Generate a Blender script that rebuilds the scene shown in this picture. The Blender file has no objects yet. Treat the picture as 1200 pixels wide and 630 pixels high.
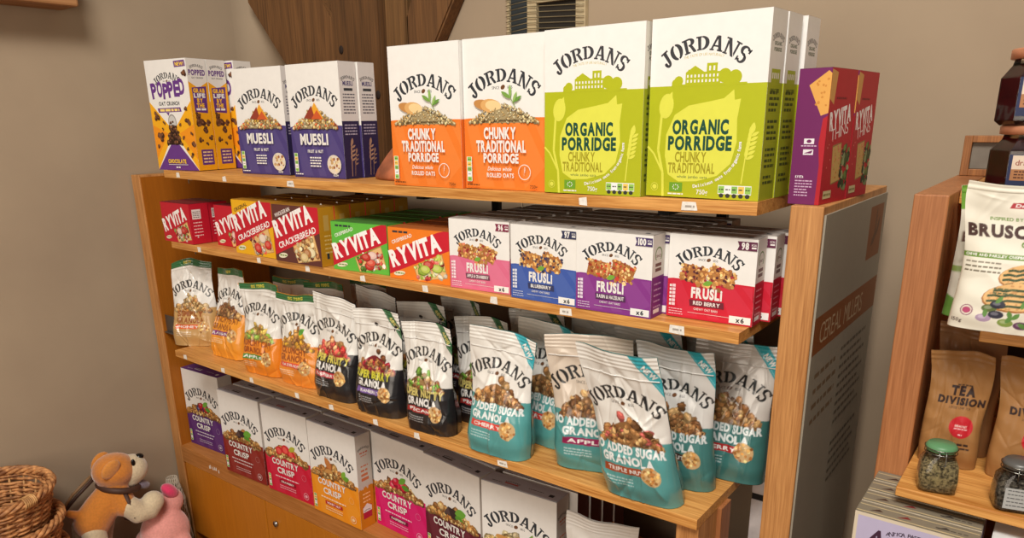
import bpy, bmesh, math, random
import numpy as np
from mathutils import Vector, Matrix
from mathutils.geometry import tessellate_polygon

D = bpy.data
COL = bpy.context.scene.collection
sc = bpy.context.scene
PI = math.pi
Z0 = 1.28                      # height of the shelving unit's top above the floor
rnd = random.Random(7)

# ------------------------------------------------------------------ colour
def lin(c):
    out = []
    for v in c[:3]:
        v = max(0.0, min(1.0, v/255.0))
        out.append(v/12.92 if v <= .04045 else ((v+.055)/1.055)**2.4)
    return tuple(out)
def mixc(a, b, t): return tuple(a[i]*(1-t)+b[i]*t for i in range(3))
def jit(c, r, a): 
    k = 1+r.uniform(-a, a)
    return tuple(max(0, min(255, v*k)) for v in c)

# ------------------------------------------------------------------ materials
def newmat(name):
    m = D.materials.new(name); m.use_nodes = True
    nt = m.node_tree; b = nt.nodes['Principled BSDF']
    return m, nt, b
def N(nt, t, **kw):
    n = nt.nodes.new(t)
    for k, v in kw.items(): setattr(n, k, v)
    return n
def printed(name, rough=.5, coat=0., spec=.4, bump=0., metallic=0., sheen=0.):
    m, nt, b = newmat(name)
    a = N(nt, 'ShaderNodeAttribute'); a.attribute_name = 'Col'
    tc = N(nt, 'ShaderNodeTexCoord'); nz = N(nt, 'ShaderNodeTexNoise')
    nz.inputs['Scale'].default_value = 60; nz.inputs['Detail'].default_value = 3
    nt.links.new(tc.outputs['Object'], nz.inputs['Vector'])
    mr = N(nt, 'ShaderNodeMapRange'); mr.inputs['To Min'].default_value = .94; mr.inputs['To Max'].default_value = 1.03
    nt.links.new(nz.outputs['Fac'], mr.inputs['Value'])
    mx = N(nt, 'ShaderNodeVectorMath', operation='SCALE')
    nt.links.new(a.outputs['Color'], mx.inputs[0]); nt.links.new(mr.outputs['Result'], mx.inputs['Scale'])
    nt.links.new(mx.outputs['Vector'], b.inputs['Base Color'])
    b.inputs['Roughness'].default_value = rough; b.inputs['Specular IOR Level'].default_value = spec
    b.inputs['Coat Weight'].default_value = coat; b.inputs['Coat Roughness'].default_value = .12
    b.inputs['Metallic'].default_value = metallic
    if sheen: b.inputs['Sheen Weight'].default_value = sheen
    if bump:
        bp = N(nt, 'ShaderNodeBump'); bp.inputs['Strength'].default_value = bump; bp.inputs['Distance'].default_value = .002
        nt.links.new(nz.outputs['Fac'], bp.inputs['Height']); nt.links.new(bp.outputs['Normal'], b.inputs['Normal'])
    return m
def wood(name, dark, light, axis='x', rough=.45, scale=1., contrast=.5, bump=.1, knots=False):
    m, nt, b = newmat(name)
    tc = N(nt, 'ShaderNodeTexCoord'); mp = N(nt, 'ShaderNodeMapping')
    s = {'x': (3, 70, 70), 'y': (70, 3, 70), 'z': (70, 70, 3)}[axis]
    mp.inputs['Scale'].default_value = tuple(v*scale for v in s)
    nt.links.new(tc.outputs['Object'], mp.inputs['Vector'])
    n1 = N(nt, 'ShaderNodeTexNoise'); n1.inputs['Scale'].default_value = 1.; n1.inputs['Detail'].default_value = 6; n1.inputs['Roughness'].default_value = .65
    n1.inputs['Distortion'].default_value = .4
    nt.links.new(mp.outputs['Vector'], n1.inputs['Vector'])
    mp2 = N(nt, 'ShaderNodeMapping'); s2 = {'x': (14, 420, 420), 'y': (420, 14, 420), 'z': (420, 420, 14)}[axis]
    mp2.inputs['Scale'].default_value = tuple(v*scale for v in s2)
    nt.links.new(tc.outputs['Object'], mp2.inputs['Vector'])
    n2 = N(nt, 'ShaderNodeTexNoise'); n2.inputs['Scale'].default_value = 1.; n2.inputs['Detail'].default_value = 2
    nt.links.new(mp2.outputs['Vector'], n2.inputs['Vector'])
    mx = N(nt, 'ShaderNodeMix'); mx.data_type = 'FLOAT'; mx.inputs['Factor'].default_value = .45
    nt.links.new(n1.outputs['Fac'], mx.inputs[2]); nt.links.new(n2.outputs['Fac'], mx.inputs[3])
    cr = N(nt, 'ShaderNodeValToRGB')
    cr.color_ramp.elements[0].position = .5-contrast*.25; cr.color_ramp.elements[0].color = (*lin(dark), 1)
    cr.color_ramp.elements[1].position = .5+contrast*.2; cr.color_ramp.elements[1].color = (*lin(light), 1)
    nt.links.new(mx.outputs[0], cr.inputs['Fac'])
    nt.links.new(cr.outputs['Color'], b.inputs['Base Color'])
    b.inputs['Roughness'].default_value = rough; b.inputs['Specular IOR Level'].default_value = .35
    bp = N(nt, 'ShaderNodeBump'); bp.inputs['Strength'].default_value = bump; bp.inputs['Distance'].default_value = .002
    nt.links.new(mx.outputs[0], bp.inputs['Height']); nt.links.new(bp.outputs['Normal'], b.inputs['Normal'])
    return m
def plain(name, col, rough=.5, metallic=0., noise=.08, scale=30, bump=.0, spec=.4, sheen=0., col2=None, coat=0.):
    m, nt, b = newmat(name)
    tc = N(nt, 'ShaderNodeTexCoord'); nz = N(nt, 'ShaderNodeTexNoise')
    nz.inputs['Scale'].default_value = scale; nz.inputs['Detail'].default_value = 5
    nt.links.new(tc.outputs['Object'], nz.inputs['Vector'])
    cr = N(nt, 'ShaderNodeValToRGB')
    a = col2 if col2 else tuple(v*(1-noise) for v in col)
    cr.color_ramp.elements[0].position = .35; cr.color_ramp.elements[0].color = (*lin(a), 1)
    cr.color_ramp.elements[1].position = .65; cr.color_ramp.elements[1].color = (*lin(tuple(v*(1+noise*.4) for v in col)), 1)
    nt.links.new(nz.outputs['Fac'], cr.inputs['Fac']); nt.links.new(cr.outputs['Color'], b.inputs['Base Color'])
    b.inputs['Roughness'].default_value = rough; b.inputs['Metallic'].default_value = metallic
    b.inputs['Specular IOR Level'].default_value = spec; b.inputs['Coat Weight'].default_value = coat
    if sheen: b.inputs['Sheen Weight'].default_value = sheen; b.inputs['Sheen Roughness'].default_value = .5
    if bump:
        bp = N(nt, 'ShaderNodeBump'); bp.inputs['Strength'].default_value = bump; bp.inputs['Distance'].default_value = .003
        nt.links.new(nz.outputs['Fac'], bp.inputs['Height']); nt.links.new(bp.outputs['Normal'], b.inputs['Normal'])
    return m
def glassm(name, tint=(255, 255, 255), rough=.03):
    m, nt, b = newmat(name)
    nz = N(nt, 'ShaderNodeTexNoise'); nz.inputs['Scale'].default_value = 40
    mr = N(nt, 'ShaderNodeMapRange'); mr.inputs['To Min'].default_value = rough; mr.inputs['To Max'].default_value = rough+.04
    nt.links.new(nz.outputs['Fac'], mr.inputs['Value']); nt.links.new(mr.outputs['Result'], b.inputs['Roughness'])
    b.inputs['Base Color'].default_value = (*lin(tint), 1); b.inputs['Transmission Weight'].default_value = 1.; b.inputs['IOR'].default_value = 1.45
    return m

M = dict(
    card=printed('printed_card', .5, 0, .35),
    film=printed('printed_film', .28, .6, .5, .05),
    kraft=printed('kraft_paper', .6, .1, .3, .25),
    oak_x=wood('oak_shelf', (176, 112, 48), (226, 166, 92), 'x', .42),
    oak_y=wood('oak_crosswise', (150, 98, 44), (205, 148, 78), 'y', .45),
    oak_z=wood('oak_upright', (156, 100, 52), (210, 152, 92), 'z', .45, contrast=.7),
    oak_red=wood('oak_reddish', (138, 82, 44), (182, 120, 74), 'z', .45, contrast=.7),
    veneer=wood('orange_veneer', (176, 104, 22), (196, 122, 30), 'z', .4, contrast=1., bump=.02),
    rail=wood('oak_rail', (160, 100, 44), (190, 126, 66), 'x', .45),
    timber=wood('old_timber', (54, 36, 20), (112, 76, 42), 'z', .7, .45, .9, .3),
    timber_x=wood('old_timber_long', (84, 54, 32), (136, 92, 58), 'x', .7, .45, .9, .3),
    steel=plain('black_steel', (38, 38, 40), .45, .6, .2),
    chrome=plain('bright_steel', (190, 190, 190), .25, 1., .1),
    paper=plain('ticket_paper', (238, 232, 222), .7, 0, .06, 200),
)

# ------------------------------------------------------------------ mesh builder
class MB:
    def __init__(s): s.v = []; s.f = []; s.c = []; s.m = []; s.sm = []
    def add(s, vs, fs, col=(200, 200, 200), mi=0, smooth=False):
        o = len(s.v); s.v.extend([tuple(p) for p in vs])
        for f in fs:
            s.f.append([i+o for i in f]); s.c.append(col); s.m.append(mi); s.sm.append(smooth)
    def box(s, x0, y0, z0, x1, y1, z1, col=(200, 200, 200), mi=0, bev=0.):
        if bev <= 0:
            s.add([(x0, y0, z0), (x1, y0, z0), (x1, y1, z0), (x0, y1, z0), (x0, y0, z1), (x1, y0, z1), (x1, y1, z1), (x0, y1, z1)],
                  [(0, 3, 2, 1), (4, 5, 6, 7), (0, 1, 5, 4), (1, 2, 6, 5), (2, 3, 7, 6), (3, 0, 4, 7)], col, mi)
        else:
            bm = bmesh.new(); bmesh.ops.create_cube(bm, size=1)
            for v in bm.verts: v.co = Vector(((x0+x1)/2+v.co.x*(x1-x0), (y0+y1)/2+v.co.y*(y1-y0), (z0+z1)/2+v.co.z*(z1-z0)))
            bmesh.ops.bevel(bm, geom=bm.edges[:], offset=bev, segments=2, profile=.5, affect='EDGES')
            s.bm(bm, col, mi)
    def bm(s, bm, col=(200, 200, 200), mi=0, smooth=False):
        bm.verts.index_update()
        s.add([v.co[:] for v in bm.verts], [[v.index for v in f.verts] for f in bm.faces], col, mi, smooth); bm.free()
    def tube(s, pts, r, seg=8, col=(200, 200, 200), mi=0, cap=True, closed=False):
        pts = [Vector(p) for p in pts]; n = len(pts)
        rs = r if isinstance(r, (list, tuple)) else [r]*n
        vs = []; up = Vector((0.12, .31, .94)).normalized()
        pu = None
        for i, p in enumerate(pts):
            if closed: t = pts[(i+1) % n]-pts[i-1]
            else: t = pts[min(i+1, n-1)]-pts[max(i-1, 0)]
            t.normalize()
            a = pu if pu is not None else up
            a = a-t*a.dot(t)
            if a.length < 1e-4: a = Vector((1, 0, 0))-t*t.x
            a.normalize(); pu = a; b = t.cross(a)
            for k in range(seg):
                an = 2*PI*k/seg; vs.append(p+(a*math.cos(an)+b*math.sin(an))*rs[i])
        fs = []
        for i in range(n if closed else n-1):
            j = (i+1) % n
            for k in range(seg):
                l = (k+1) % seg; fs.append((i*seg+k, i*seg+l, j*seg+l, j*seg+k))
        if cap and not closed: fs.append(tuple(range(seg-1, -1, -1))); fs.append(tuple((n-1)*seg+k for k in range(seg)))
        s.add(vs, fs, col, mi, True)
    def lathe(s, prof, seg=32, c=(0, 0, 0), col=(200, 200, 200), mi=0, n=None, sx=1, smooth=True):
        vs = []; fs = []
        for r, z in prof:
            for k in range(seg):
                a = 2*PI*(k+.5)/seg; vs.append((c[0]+r*math.cos(a)*sx, c[1]+r*math.sin(a), c[2]+z))
        for i in range(len(prof)-1):
            for k in range(seg):
                l = (k+1) % seg; fs.append((i*seg+k, i*seg+l, (i+1)*seg+l, (i+1)*seg+k))
        if prof[0][0] > 1e-6: fs.append(tuple(range(seg-1, -1, -1)))
        if prof[-1][0] > 1e-6: fs.append(tuple((len(prof)-1)*seg+k for k in range(seg)))
        s.add(vs, fs, col, mi, smooth)
    def ell(s, c, r, col=(200, 200, 200), mi=0, rot=None, seg=20, rings=12):
        bm = bmesh.new(); bmesh.ops.create_uvsphere(bm, u_segments=seg, v_segments=rings, radius=1)
        R = rot.to_matrix() if rot is not None else Matrix.Identity(3)
        for v in bm.verts: v.co = Vector(c)+R @ Vector((v.co.x*r[0], v.co.y*r[1], v.co.z*r[2]))
        s.bm(bm, col, mi, True)
    def prism(s, poly, y0, y1, col=(200, 200, 200), mi=0, f=None):
        """poly in x,z extruded along y"""
        n = len(poly); vs = [(p[0], y0, p[1]) for p in poly]+[(p[0], y1, p[1]) for p in poly]
        fs = [tuple(range(n)), tuple(range(2*n-1, n-1, -1))]+[(i, n+i, n+(i+1) % n, (i+1) % n) for i in range(n)]
        s.add(vs, fs, col, mi)
    def art(s, A, o, ex, ey, nn, lift=2e-4, mi=0):
        o = np.array(o); ex = np.array(ex); ey = np.array(ey); nn = np.array(nn)
        for li, (T, c) in enumerate(A.t):
            P = o+T[..., :1]*ex+T[..., 1:]*ey+nn*(lift+li*4e-6)
            k = len(s.v); P = P.reshape(-1, 3); s.v.extend(map(tuple, P.tolist()))
            for i in range(0, len(P), 3):
                s.f.append([k+i, k+i+1, k+i+2]); s.c.append(c); s.m.append(mi); s.sm.append(False)
    def mesh(s, name, mats):
        me = D.meshes.new(name); me.from_pydata(s.v, [], s.f)
        for m in mats: me.materials.append(m)
        me.polygons.foreach_set('material_index', s.m); me.polygons.foreach_set('use_smooth', s.sm)
        at = me.color_attributes.new('Col', 'FLOAT_COLOR', 'CORNER')
        tot = np.array([len(f) for f in s.f]); lc = {}
        cols = np.array([(*lc.setdefault(c, lin(c)), 1.) for c in s.c], dtype=np.float32)
        at.data.foreach_set('color', np.repeat(cols, tot, axis=0).ravel())
        me.update(); return me
    def build(s, name, mats, parent=None, loc=(0, 0, 0), rz=0.):
        if not isinstance(mats, (list, tuple)): mats = [mats]
        o = D.objects.new(name, s.mesh(name, mats)); COL.objects.link(o)
        o.location = loc; o.rotation_euler = (0, 0, rz)
        if parent: o.parent = parent
        return o

def empty(name, loc=(0, 0, 0), rz=0.):
    o = D.objects.new(name, None); COL.objects.link(o); o.location = loc; o.rotation_euler = (0, 0, rz); o.empty_display_size = .05
    return o
def tag(o, label=None, cat=None, group=None, kind=None):
    if label: o['label'] = label
    if cat: o['category'] = cat
    if group: o['group'] = group
    if kind: o['kind'] = kind
    return o
def dup(o, loc, rz, label, group=None):
    c = o.copy(); COL.objects.link(c); c.location = loc; c.rotation_euler = (0, 0, rz); c['label'] = label
    if group: c['group'] = group
    for ch in o.children:
        d = ch.copy(); COL.objects.link(d); d.parent = c
        for g in ch.children:
            e = g.copy(); COL.objects.link(e); e.parent = d
    return c

# ------------------------------------------------------------------ lettering
_gc = {}
def glyph(ch, bold):
    k = (ch, bold)
    if k in _gc: return _gc[k]
    if ch == ' ': _gc[k] = (np.zeros((0, 3, 2)), .3); return _gc[k]
    cu = D.curves.new('g', 'FONT'); cu.body = ch; cu.size = 1.; cu.offset = bold; cu.fill_mode = 'FRONT'; cu.resolution_u = 3
    ob = D.objects.new('g', cu); COL.objects.link(ob)
    dg = bpy.context.evaluated_depsgraph_get()
    me = ob.evaluated_get(dg).to_mesh(); me.calc_loop_triangles()
    V = np.array([v.co[:2] for v in me.vertices]).reshape(-1, 2); T = np.array([t.vertices[:] for t in me.loop_triangles], dtype=int).reshape(-1, 3)
    tr = V[T] if len(T) else np.zeros((0, 3, 2))
    ob.evaluated_get(dg).to_mesh_clear(); D.objects.remove(ob); D.curves.remove(cu)
    if len(tr):
        x0 = tr[..., 0].min(); x1 = tr[..., 0].max(); tr = tr-np.array([x0, 0]); w = x1-x0
    else: w = .3
    _gc[k] = (tr, w); return _gc[k]
CAP = None
def layout(st, bold=.02, track=.07):
    global CAP
    if CAP is None: CAP = glyph('H', 0.)[0][..., 1].max()
    x = 0; out = []
    for ch in st:
        t, w = glyph(ch, bold); out.append(t+np.array([x, 0])); x += w+track
    T = np.concatenate(out) if out else np.zeros((0, 3, 2))
    return T/CAP, (x-track)/CAP

def arcpts(cx, cy, rx, ry, a0, a1, n=14):
    return [(cx+rx*math.cos(math.radians(a0+(a1-a0)*i/(n-1))), cy+ry*math.sin(math.radians(a0+(a1-a0)*i/(n-1)))) for i in range(n)]
def ring(cx, cy, rx, ry, ix, iy, a0, a1, n=14):
    A = arcpts(cx, cy, rx, ry, a0, a1, n); B = arcpts(cx, cy, ix, iy, a0, a1, n)
    return A+B[::-1]
def tess(poly):
    if len(poly) == 3: return np.array([poly], dtype=float)
    P = [Vector((p[0], p[1], 0)) for p in poly]
    T = tessellate_polygon([P])
    A = np.array(poly, dtype=float)
    return A[np.array(T)] if len(T) else np.zeros((0, 3, 2))
# heavy slab-serif capitals with stencil cuts for the arched cereal-maker's name
SERIF = {
 'J': (.62, [[(.16, .88), (.62, .88), (.62, 1), (.16, 1)], [(.29, .24), (.5, .24), (.5, .9), (.29, .9)], ring(.25, .25, .25, .26, .05, .1, 0, -170), arcpts(.1, .28, .11, .11, 0, 350)]),
 'O': (.86, [ring(.43, .5, .43, .52, .17, .42, 98, 262, 20), ring(.43, .5, .43, .52, .17, .42, -82, 82, 20)]),
 'R': (.86, [[(0, .89), (.4, .89), (.4, 1), (0, 1)], [(0, 0), (.42, 0), (.42, .11), (0, .11)], [(.1, .1), (.31, .1), (.31, .9), (.1, .9)],
             [(.37, .88), (.45, .88), (.45, 1), (.37, 1)], ring(.44, .73, .34, .27, .1, .16, -90, 90), [(.37, .46), (.45, .46), (.45, .58), (.37, .58)],
             [(.42, .48), (.62, .48), (.86, .08), (.86, 0), (.66, 0)]]),
 'D': (.86, [[(0, .89), (.36, .89), (.36, 1), (0, 1)], [(0, 0), (.36, 0), (.36, .11), (0, .11)], [(.1, .1), (.31, .1), (.31, .9), (.1, .9)],
             ring(.38, .5, .48, .5, .22, .38, -90, 90, 18)]),
 'A': (.92, [[(.42, 1), (.6, 1), (.86, .1), (.62, .1)], [(.38, 1), (.48, .84), (.23, .1), (.09, .1)], [(.26, .26), (.58, .26), (.55, .37), (.3, .37)],
             [(0, 0), (.32, 0), (.32, .11), (0, .11)], [(.54, 0), (.94, 0), (.94, .11), (.54, .11)]]),
 'N': (.98, [[(0, 1), (.3, 1), (.84, .0), (.7, 0), (.62, 0), (.12, .9), (0, .9)], [(.11, .1), (.24, .1), (.24, .7), (.11, .84)], [(0, 0), (.34, 0), (.34, .1), (0, .1)],
             [(.73, .24), (.86, .06), (.86, .9), (.73, .9)], [(.62, .9), (.98, .9), (.98, 1), (.62, 1)]]),
 'S': (.68, [ring(.33, .73, .32, .28, .12, .17, 25, 250, 18), ring(.34, .28, .33, .29, .12, .18, -155, 70, 18), [(.15, .58), (.3, .44), (.56, .44), (.4, .6)],
             [(.52, .72), (.64, .72), (.64, 1), (.56, 1)], [(.02, .0), (.1, 0), (.14, .28), (.02, .28)]]),
}

class Art:
    def __init__(s, w, h): s.w = w; s.h = h; s.t = []
    def tris(s, T, col):
        if len(T): s.t.append((np.asarray(T, float), tuple(col)))
    def poly(s, p, col): s.tris(tess(p), col)
    def rect(s, x0, y0, x1, y1, col): s.tris(np.array([[(x0, y0), (x1, y0), (x1, y1)], [(x0, y0), (x1, y1), (x0, y1)]]), col)
    def ell(s, cx, cy, rx, ry, col, n=20, rot=0.):
        c, q = math.cos(rot), math.sin(rot)
        P = [(cx+rx*math.cos(a)*c-ry*math.sin(a)*q, cy+rx*math.cos(a)*q+ry*math.sin(a)*c) for a in [2*PI*i/n for i in range(n)]]
        s.tris(np.array([[(cx, cy), P[i], P[(i+1) % n]] for i in range(n)]), col)
    def ringart(s, cx, cy, r, t, col, n=24):
        P = []
        for i in range(n):
            a, b = 2*PI*i/n, 2*PI*(i+1)/n
            o0 = (cx+r*math.cos(a), cy+r*math.sin(a)); o1 = (cx+r*math.cos(b), cy+r*math.sin(b))
            i0 = (cx+(r-t)*math.cos(a), cy+(r-t)*math.sin(a)); i1 = (cx+(r-t)*math.cos(b), cy+(r-t)*math.sin(b))
            P += [(o0, o1, i1), (o0, i1, i0)]
        s.tris(np.array(P), col)
    def line(s, pts, t, col):
        P = []
        for (a, b) in zip(pts[:-1], pts[1:]):
            dx, dy = b[0]-a[0], b[1]-a[1]; l = math.hypot(dx, dy) or 1; nx, ny = -dy/l*t/2, dx/l*t/2
            P += [((a[0]+nx, a[1]+ny), (a[0]-nx, a[1]-ny), (b[0]-nx, b[1]-ny)), ((a[0]+nx, a[1]+ny), (b[0]-nx, b[1]-ny), (b[0]+nx, b[1]+ny))]
        s.tris(np.array(P), col)
    def text(s, st, cx, cy, H, col, wd=None, b=.02, al='c', rot=0., track=.07, shear=0., arc=None, xs=1.):
        """cap height H, baseline cy; wd = width to fit; arc = radius of an upward arch"""
        T, W = layout(st, b, track)
        if not len(T): return
        k = (wd/(W*H)) if wd else xs
        T = T*np.array([H*k, H]); W = W*H*k
        T = T+np.array([{'c': -W/2, 'l': 0, 'r': -W}[al], 0])
        if shear: T = np.stack([T[..., 0]+T[..., 1]*shear, T[..., 1]], -1)
        if arc:
            th = T[..., 0]/arc; R = arc+T[..., 1]
            T = np.stack([R*np.sin(th), R*np.cos(th)-arc], -1)
        c, q = math.cos(rot), math.sin(rot)
        T = np.stack([cx+T[..., 0]*c-T[..., 1]*q, cy+T[..., 0]*q+T[..., 1]*c], -1)
        s.tris(T, col)
    def logo(s, cx, cy, W, col=(52, 56, 62), sag=.22, small=True, hk=.158, rot=0.):
        """arched slab-serif name, W wide, centre baseline at cy"""
        H = W*hk; names = 'JORDANS'; gap = .055; sag = sag*.78
        tot = sum(SERIF[c][0] for c in names)+gap*6
        sc_ = W*1.06/(tot*H); x = -tot*H*sc_/2
        R = (W/2)**2/(2*sag*W)+sag*W/2
        out = []
        for i, ch in enumerate(names):
            w, ps = SERIF[ch]
            e = 1+.24*abs(i-3)/3.
            for p in ps:
                T = tess(p)
                T = T*np.array([H*sc_, H*e])+np.array([x, -H*(e-1)*.4]); out.append(T)
            x += (w+gap)*H*sc_
        T = np.concatenate(out); th = T[..., 0]/R; RR = R+T[..., 1]
        T = np.stack([RR*np.sin(th), RR*np.cos(th)-R], -1)
        c, q = math.cos(rot), math.sin(rot)
        T = np.stack([cx+T[..., 0]*c-T[..., 1]*q, cy+T[..., 0]*q+T[..., 1]*c], -1)
        s.tris(T, col)
        if small:
            h = W*.035
            s.text('SINCE', cx-W*.115, cy-h*2.6, h, col, b=0.); s.text('1855', cx+W*.115, cy-h*2.6, h, col, b=0.)
            s.ell(cx, cy-h*2.0, h*1.1, h*.8, (110, 70, 40), 10, .5)
    def greek(s, x0, x1, y, h, col, seed=0, gap=.35):
        """a line of print too small to read: word-length dashes"""
        r = random.Random(seed*31+int(y*1e5)); x = x0
        while x < x1-h*.5:
            w = h*r.uniform(1.2, 3.6); w = min(w, x1-x)
            s.rect(x, y, x+w, y+h, col); x += w+h*gap*1.6
    def blob(s, cx, cy, r, col, rr, n=7, hi=None):
        a0 = rr.uniform(0, 6.28)
        P = [(cx+r*rr.uniform(.72, 1.15)*math.cos(a0+2*PI*i/n), cy+r*rr.uniform(.72, 1.15)*math.sin(a0+2*PI*i/n)) for i in range(n)]
        s.tris(np.array([[(cx, cy), P[i], P[(i+1) % n]] for i in range(n)]), col)
        if hi:
            q = [(cx-r*.2+r*.5*rr.uniform(.6, 1.1)*math.cos(a0+2*PI*i/5), cy+r*.25+r*.42*rr.uniform(.6, 1.1)*math.sin(a0+2*PI*i/5)) for i in range(5)]
            s.tris(np.array([[q[0], q[i], q[i+1]] for i in range(1, 4)]), hi)
    def pile(s, cx, cy, W, H, pal, n, seed=1, rmin=.03, rmax=.07, dark=.78):
        """heap of cereal: low shaded pieces first, bright flakes and clusters on top"""
        r = random.Random(seed); n = int(n*1.7)
        P = [(cx-W/2, cy-H*.02)]+[(cx+W*(-.5+i/10), cy+H*.72*(1-abs(-1+i/5)**1.6)) for i in range(1, 10)]+[(cx+W/2, cy-H*.02)]
        base = pal[0]; s.poly(P, tuple(v*.72 for v in base))
        for i in range(n):
            t = i/n; u = r.uniform(-1, 1); hmax = H*(1-abs(u)**1.6)
            y = cy+hmax*r.uniform(0, 1)**.9; x = cx+u*W/2
            c = jit(pal[r.randrange(len(pal))], r, .16); k = dark+(1-dark)*t
            rad = W*r.uniform(rmin, rmax)*.66
            s.flake(x, y-rad*.15, rad*1.1, tuple(v*k*.7 for v in c), r); s.flake(x, y+rad*.1, rad*.88, tuple(v*k for v in c), r, tuple(min(255, v*k*1.16+14) for v in c))
    def flake(s, cx, cy, r, col, rr, hi=None, n=7):
        a0 = rr.uniform(0, 6.28); q = rr.uniform(.5, .95); ro = rr.uniform(-1.2, 1.2); c_, s_ = math.cos(ro), math.sin(ro)
        def f(u, v): v *= q; return (cx+u*c_-v*s_, cy+u*s_+v*c_)
        P = [f(r*rr.uniform(.8, 1.12)*math.cos(a0+2*PI*i/n), r*rr.uniform(.8, 1.12)*math.sin(a0+2*PI*i/n)) for i in range(n)]
        s.tris(np.array([[(cx, cy), P[i], P[(i+1) % n]] for i in range(n)]), col)
        if hi:
            Q = [f(-r*.1+r*.55*math.cos(a0+2*PI*i/5), r*.28+r*.38*math.sin(a0+2*PI*i/5)) for i in range(5)]
            s.tris(np.array([[Q[0], Q[i], Q[i+1]] for i in range(1, 4)]), hi)
    def leaf(s, x, y, L, a, col, wd=.3):
        c, q = math.cos(a), math.sin(a)
        P = []
        for i in range(9): t = i/8; P.append((t*L, wd*L*math.sin(PI*t)**.8*.5))
        for i in range(7, 0, -1): t = i/8; P.append((t*L, -wd*L*math.sin(PI*t)**.8*.5))
        s.poly([(x+p[0]*c-p[1]*q, y+p[0]*q+p[1]*c) for p in P], col)
    def wheat(s, x, y, L, col, n=4, lean=.15):
        s.line([(x, y), (x+lean*L*.4, y+L*.5), (x+lean*L, y+L*.75)], L*.025, col)
        for i in range(n):
            t = .45+.5*i/n; px, py = x+lean*L*t*1.2, y+L*t
            s.leaf(px, py, L*.17, 1.2+.5, col, .36); s.leaf(px, py, L*.17, 1.2-.7, col, .36)
        s.leaf(x+lean*L*1.1, y+L*.9, L*.22, 1.4, col, .45)
    def nutri(s, x, y, w, h, hor=True, n=5):
        s.rect(x, y, x+w, y+h, (240, 240, 235))
        r = random.Random(3)
        for i in range(n):
            c = [(150, 200, 90), (240, 240, 235), (140, 190, 90), (240, 200, 90), (150, 200, 90)][i % 5]
            if hor: s.rect(x+w*(i+.06)/n, y+h*.1, x+w*(i+.94)/n, y+h*.9, c); s.greek(x+w*(i+.15)/n, x+w*(i+.85)/n, y+h*.45, h*.14, (60, 70, 60), i)
            else: s.rect(x+w*.1, y+h*(i+.06)/n, x+w*.9, y+h*(i+.94)/n, c); s.greek(x+w*.2, x+w*.8, y+h*(i+.4)/n, h*.03, (60, 70, 60), i)

def raster(A, bg, nu, nv, ss=2):
    """paint an Art onto an nv x nu grid of linear colours (vertex colours of a pouch)"""
    W, Hh = nu*ss, nv*ss
    C = np.empty((Hh, W, 3), np.float32); C[:] = lin(bg)
    kx, ky = W/A.w, Hh/A.h
    for T, c in A.t:
        c = np.array(lin(c), np.float32)
        P = T*np.array([kx, ky])
        lo = np.floor(P.min(1)-.5).astype(int); hi = np.ceil(P.max(1)+.5).astype(int)
        for t, l, h in zip(P, lo, hi):
            x0, y0 = max(l[0], 0), max(l[1], 0); x1, y1 = min(h[0], W), min(h[1], Hh)
            if x1 <= x0 or y1 <= y0: continue
            X = np.arange(x0, x1)+.5; Y = (np.arange(y0, y1)+.5)[:, None]
            (ax, ay), (bx, by), (cx, cy) = t
            d = (bx-ax)*(cy-ay)-(by-ay)*(cx-ax)
            if abs(d) < 1e-9: continue
            sg = 1 if d > 0 else -1
            e0 = sg*((bx-ax)*(Y-ay)-(by-ay)*(X-ax)); e1 = sg*((cx-bx)*(Y-by)-(cy-by)*(X-bx)); e2 = sg*((ax-cx)*(Y-cy)-(ay-cy)*(X-cx))
            mk = (e0 >= 0) & (e1 >= 0) & (e2 >= 0)
            C[y0:y1, x0:x1][mk] = c
    return C.reshape(nv, ss, nu, ss, 3).mean((1, 3))
# ------------------------------------------------------------------ packaging artwork
WHITE = (238, 235, 229); INK = (50, 54, 60); TOPG = (205, 200, 194)
GRAN = [(208, 150, 82), (228, 178, 106), (186, 126, 66), (240, 202, 138), (168, 110, 58)]
OATS = [(232, 206, 150), (220, 186, 124), (242, 222, 176), (206, 168, 106)]
CHOC = [(74, 42, 30), (96, 58, 40), (58, 32, 24), (120, 78, 52)]

def two_tone(A, top, bot, split, r=None, wave=.008):
    A.rect(0, 0, A.w, A.h, top)
    n = 16; P = [(0, 0), (A.w, 0)]; rr = random.Random(5)
    for i in range(n, -1, -1): P.append((A.w*i/n, split*A.h+rr.uniform(-1, 1)*wave*A.h))
    A.poly(P, bot)
def rays(A, bot, y1):
    for i, (a, b) in enumerate([(.02, .16), (.34, .42), (.6, .76), (.86, .98)]):
        A.poly([(A.w*a, y1*.96), (A.w*b, y1*.96), (A.w*(b+.22 if b < .7 else 1), 0.004 if b < .7 else y1*.35), (A.w*(a+.16 if a < .7 else 1), .004 if a < .7 else y1*.6)], mixc(bot, (255, 255, 255), .06))

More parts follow.
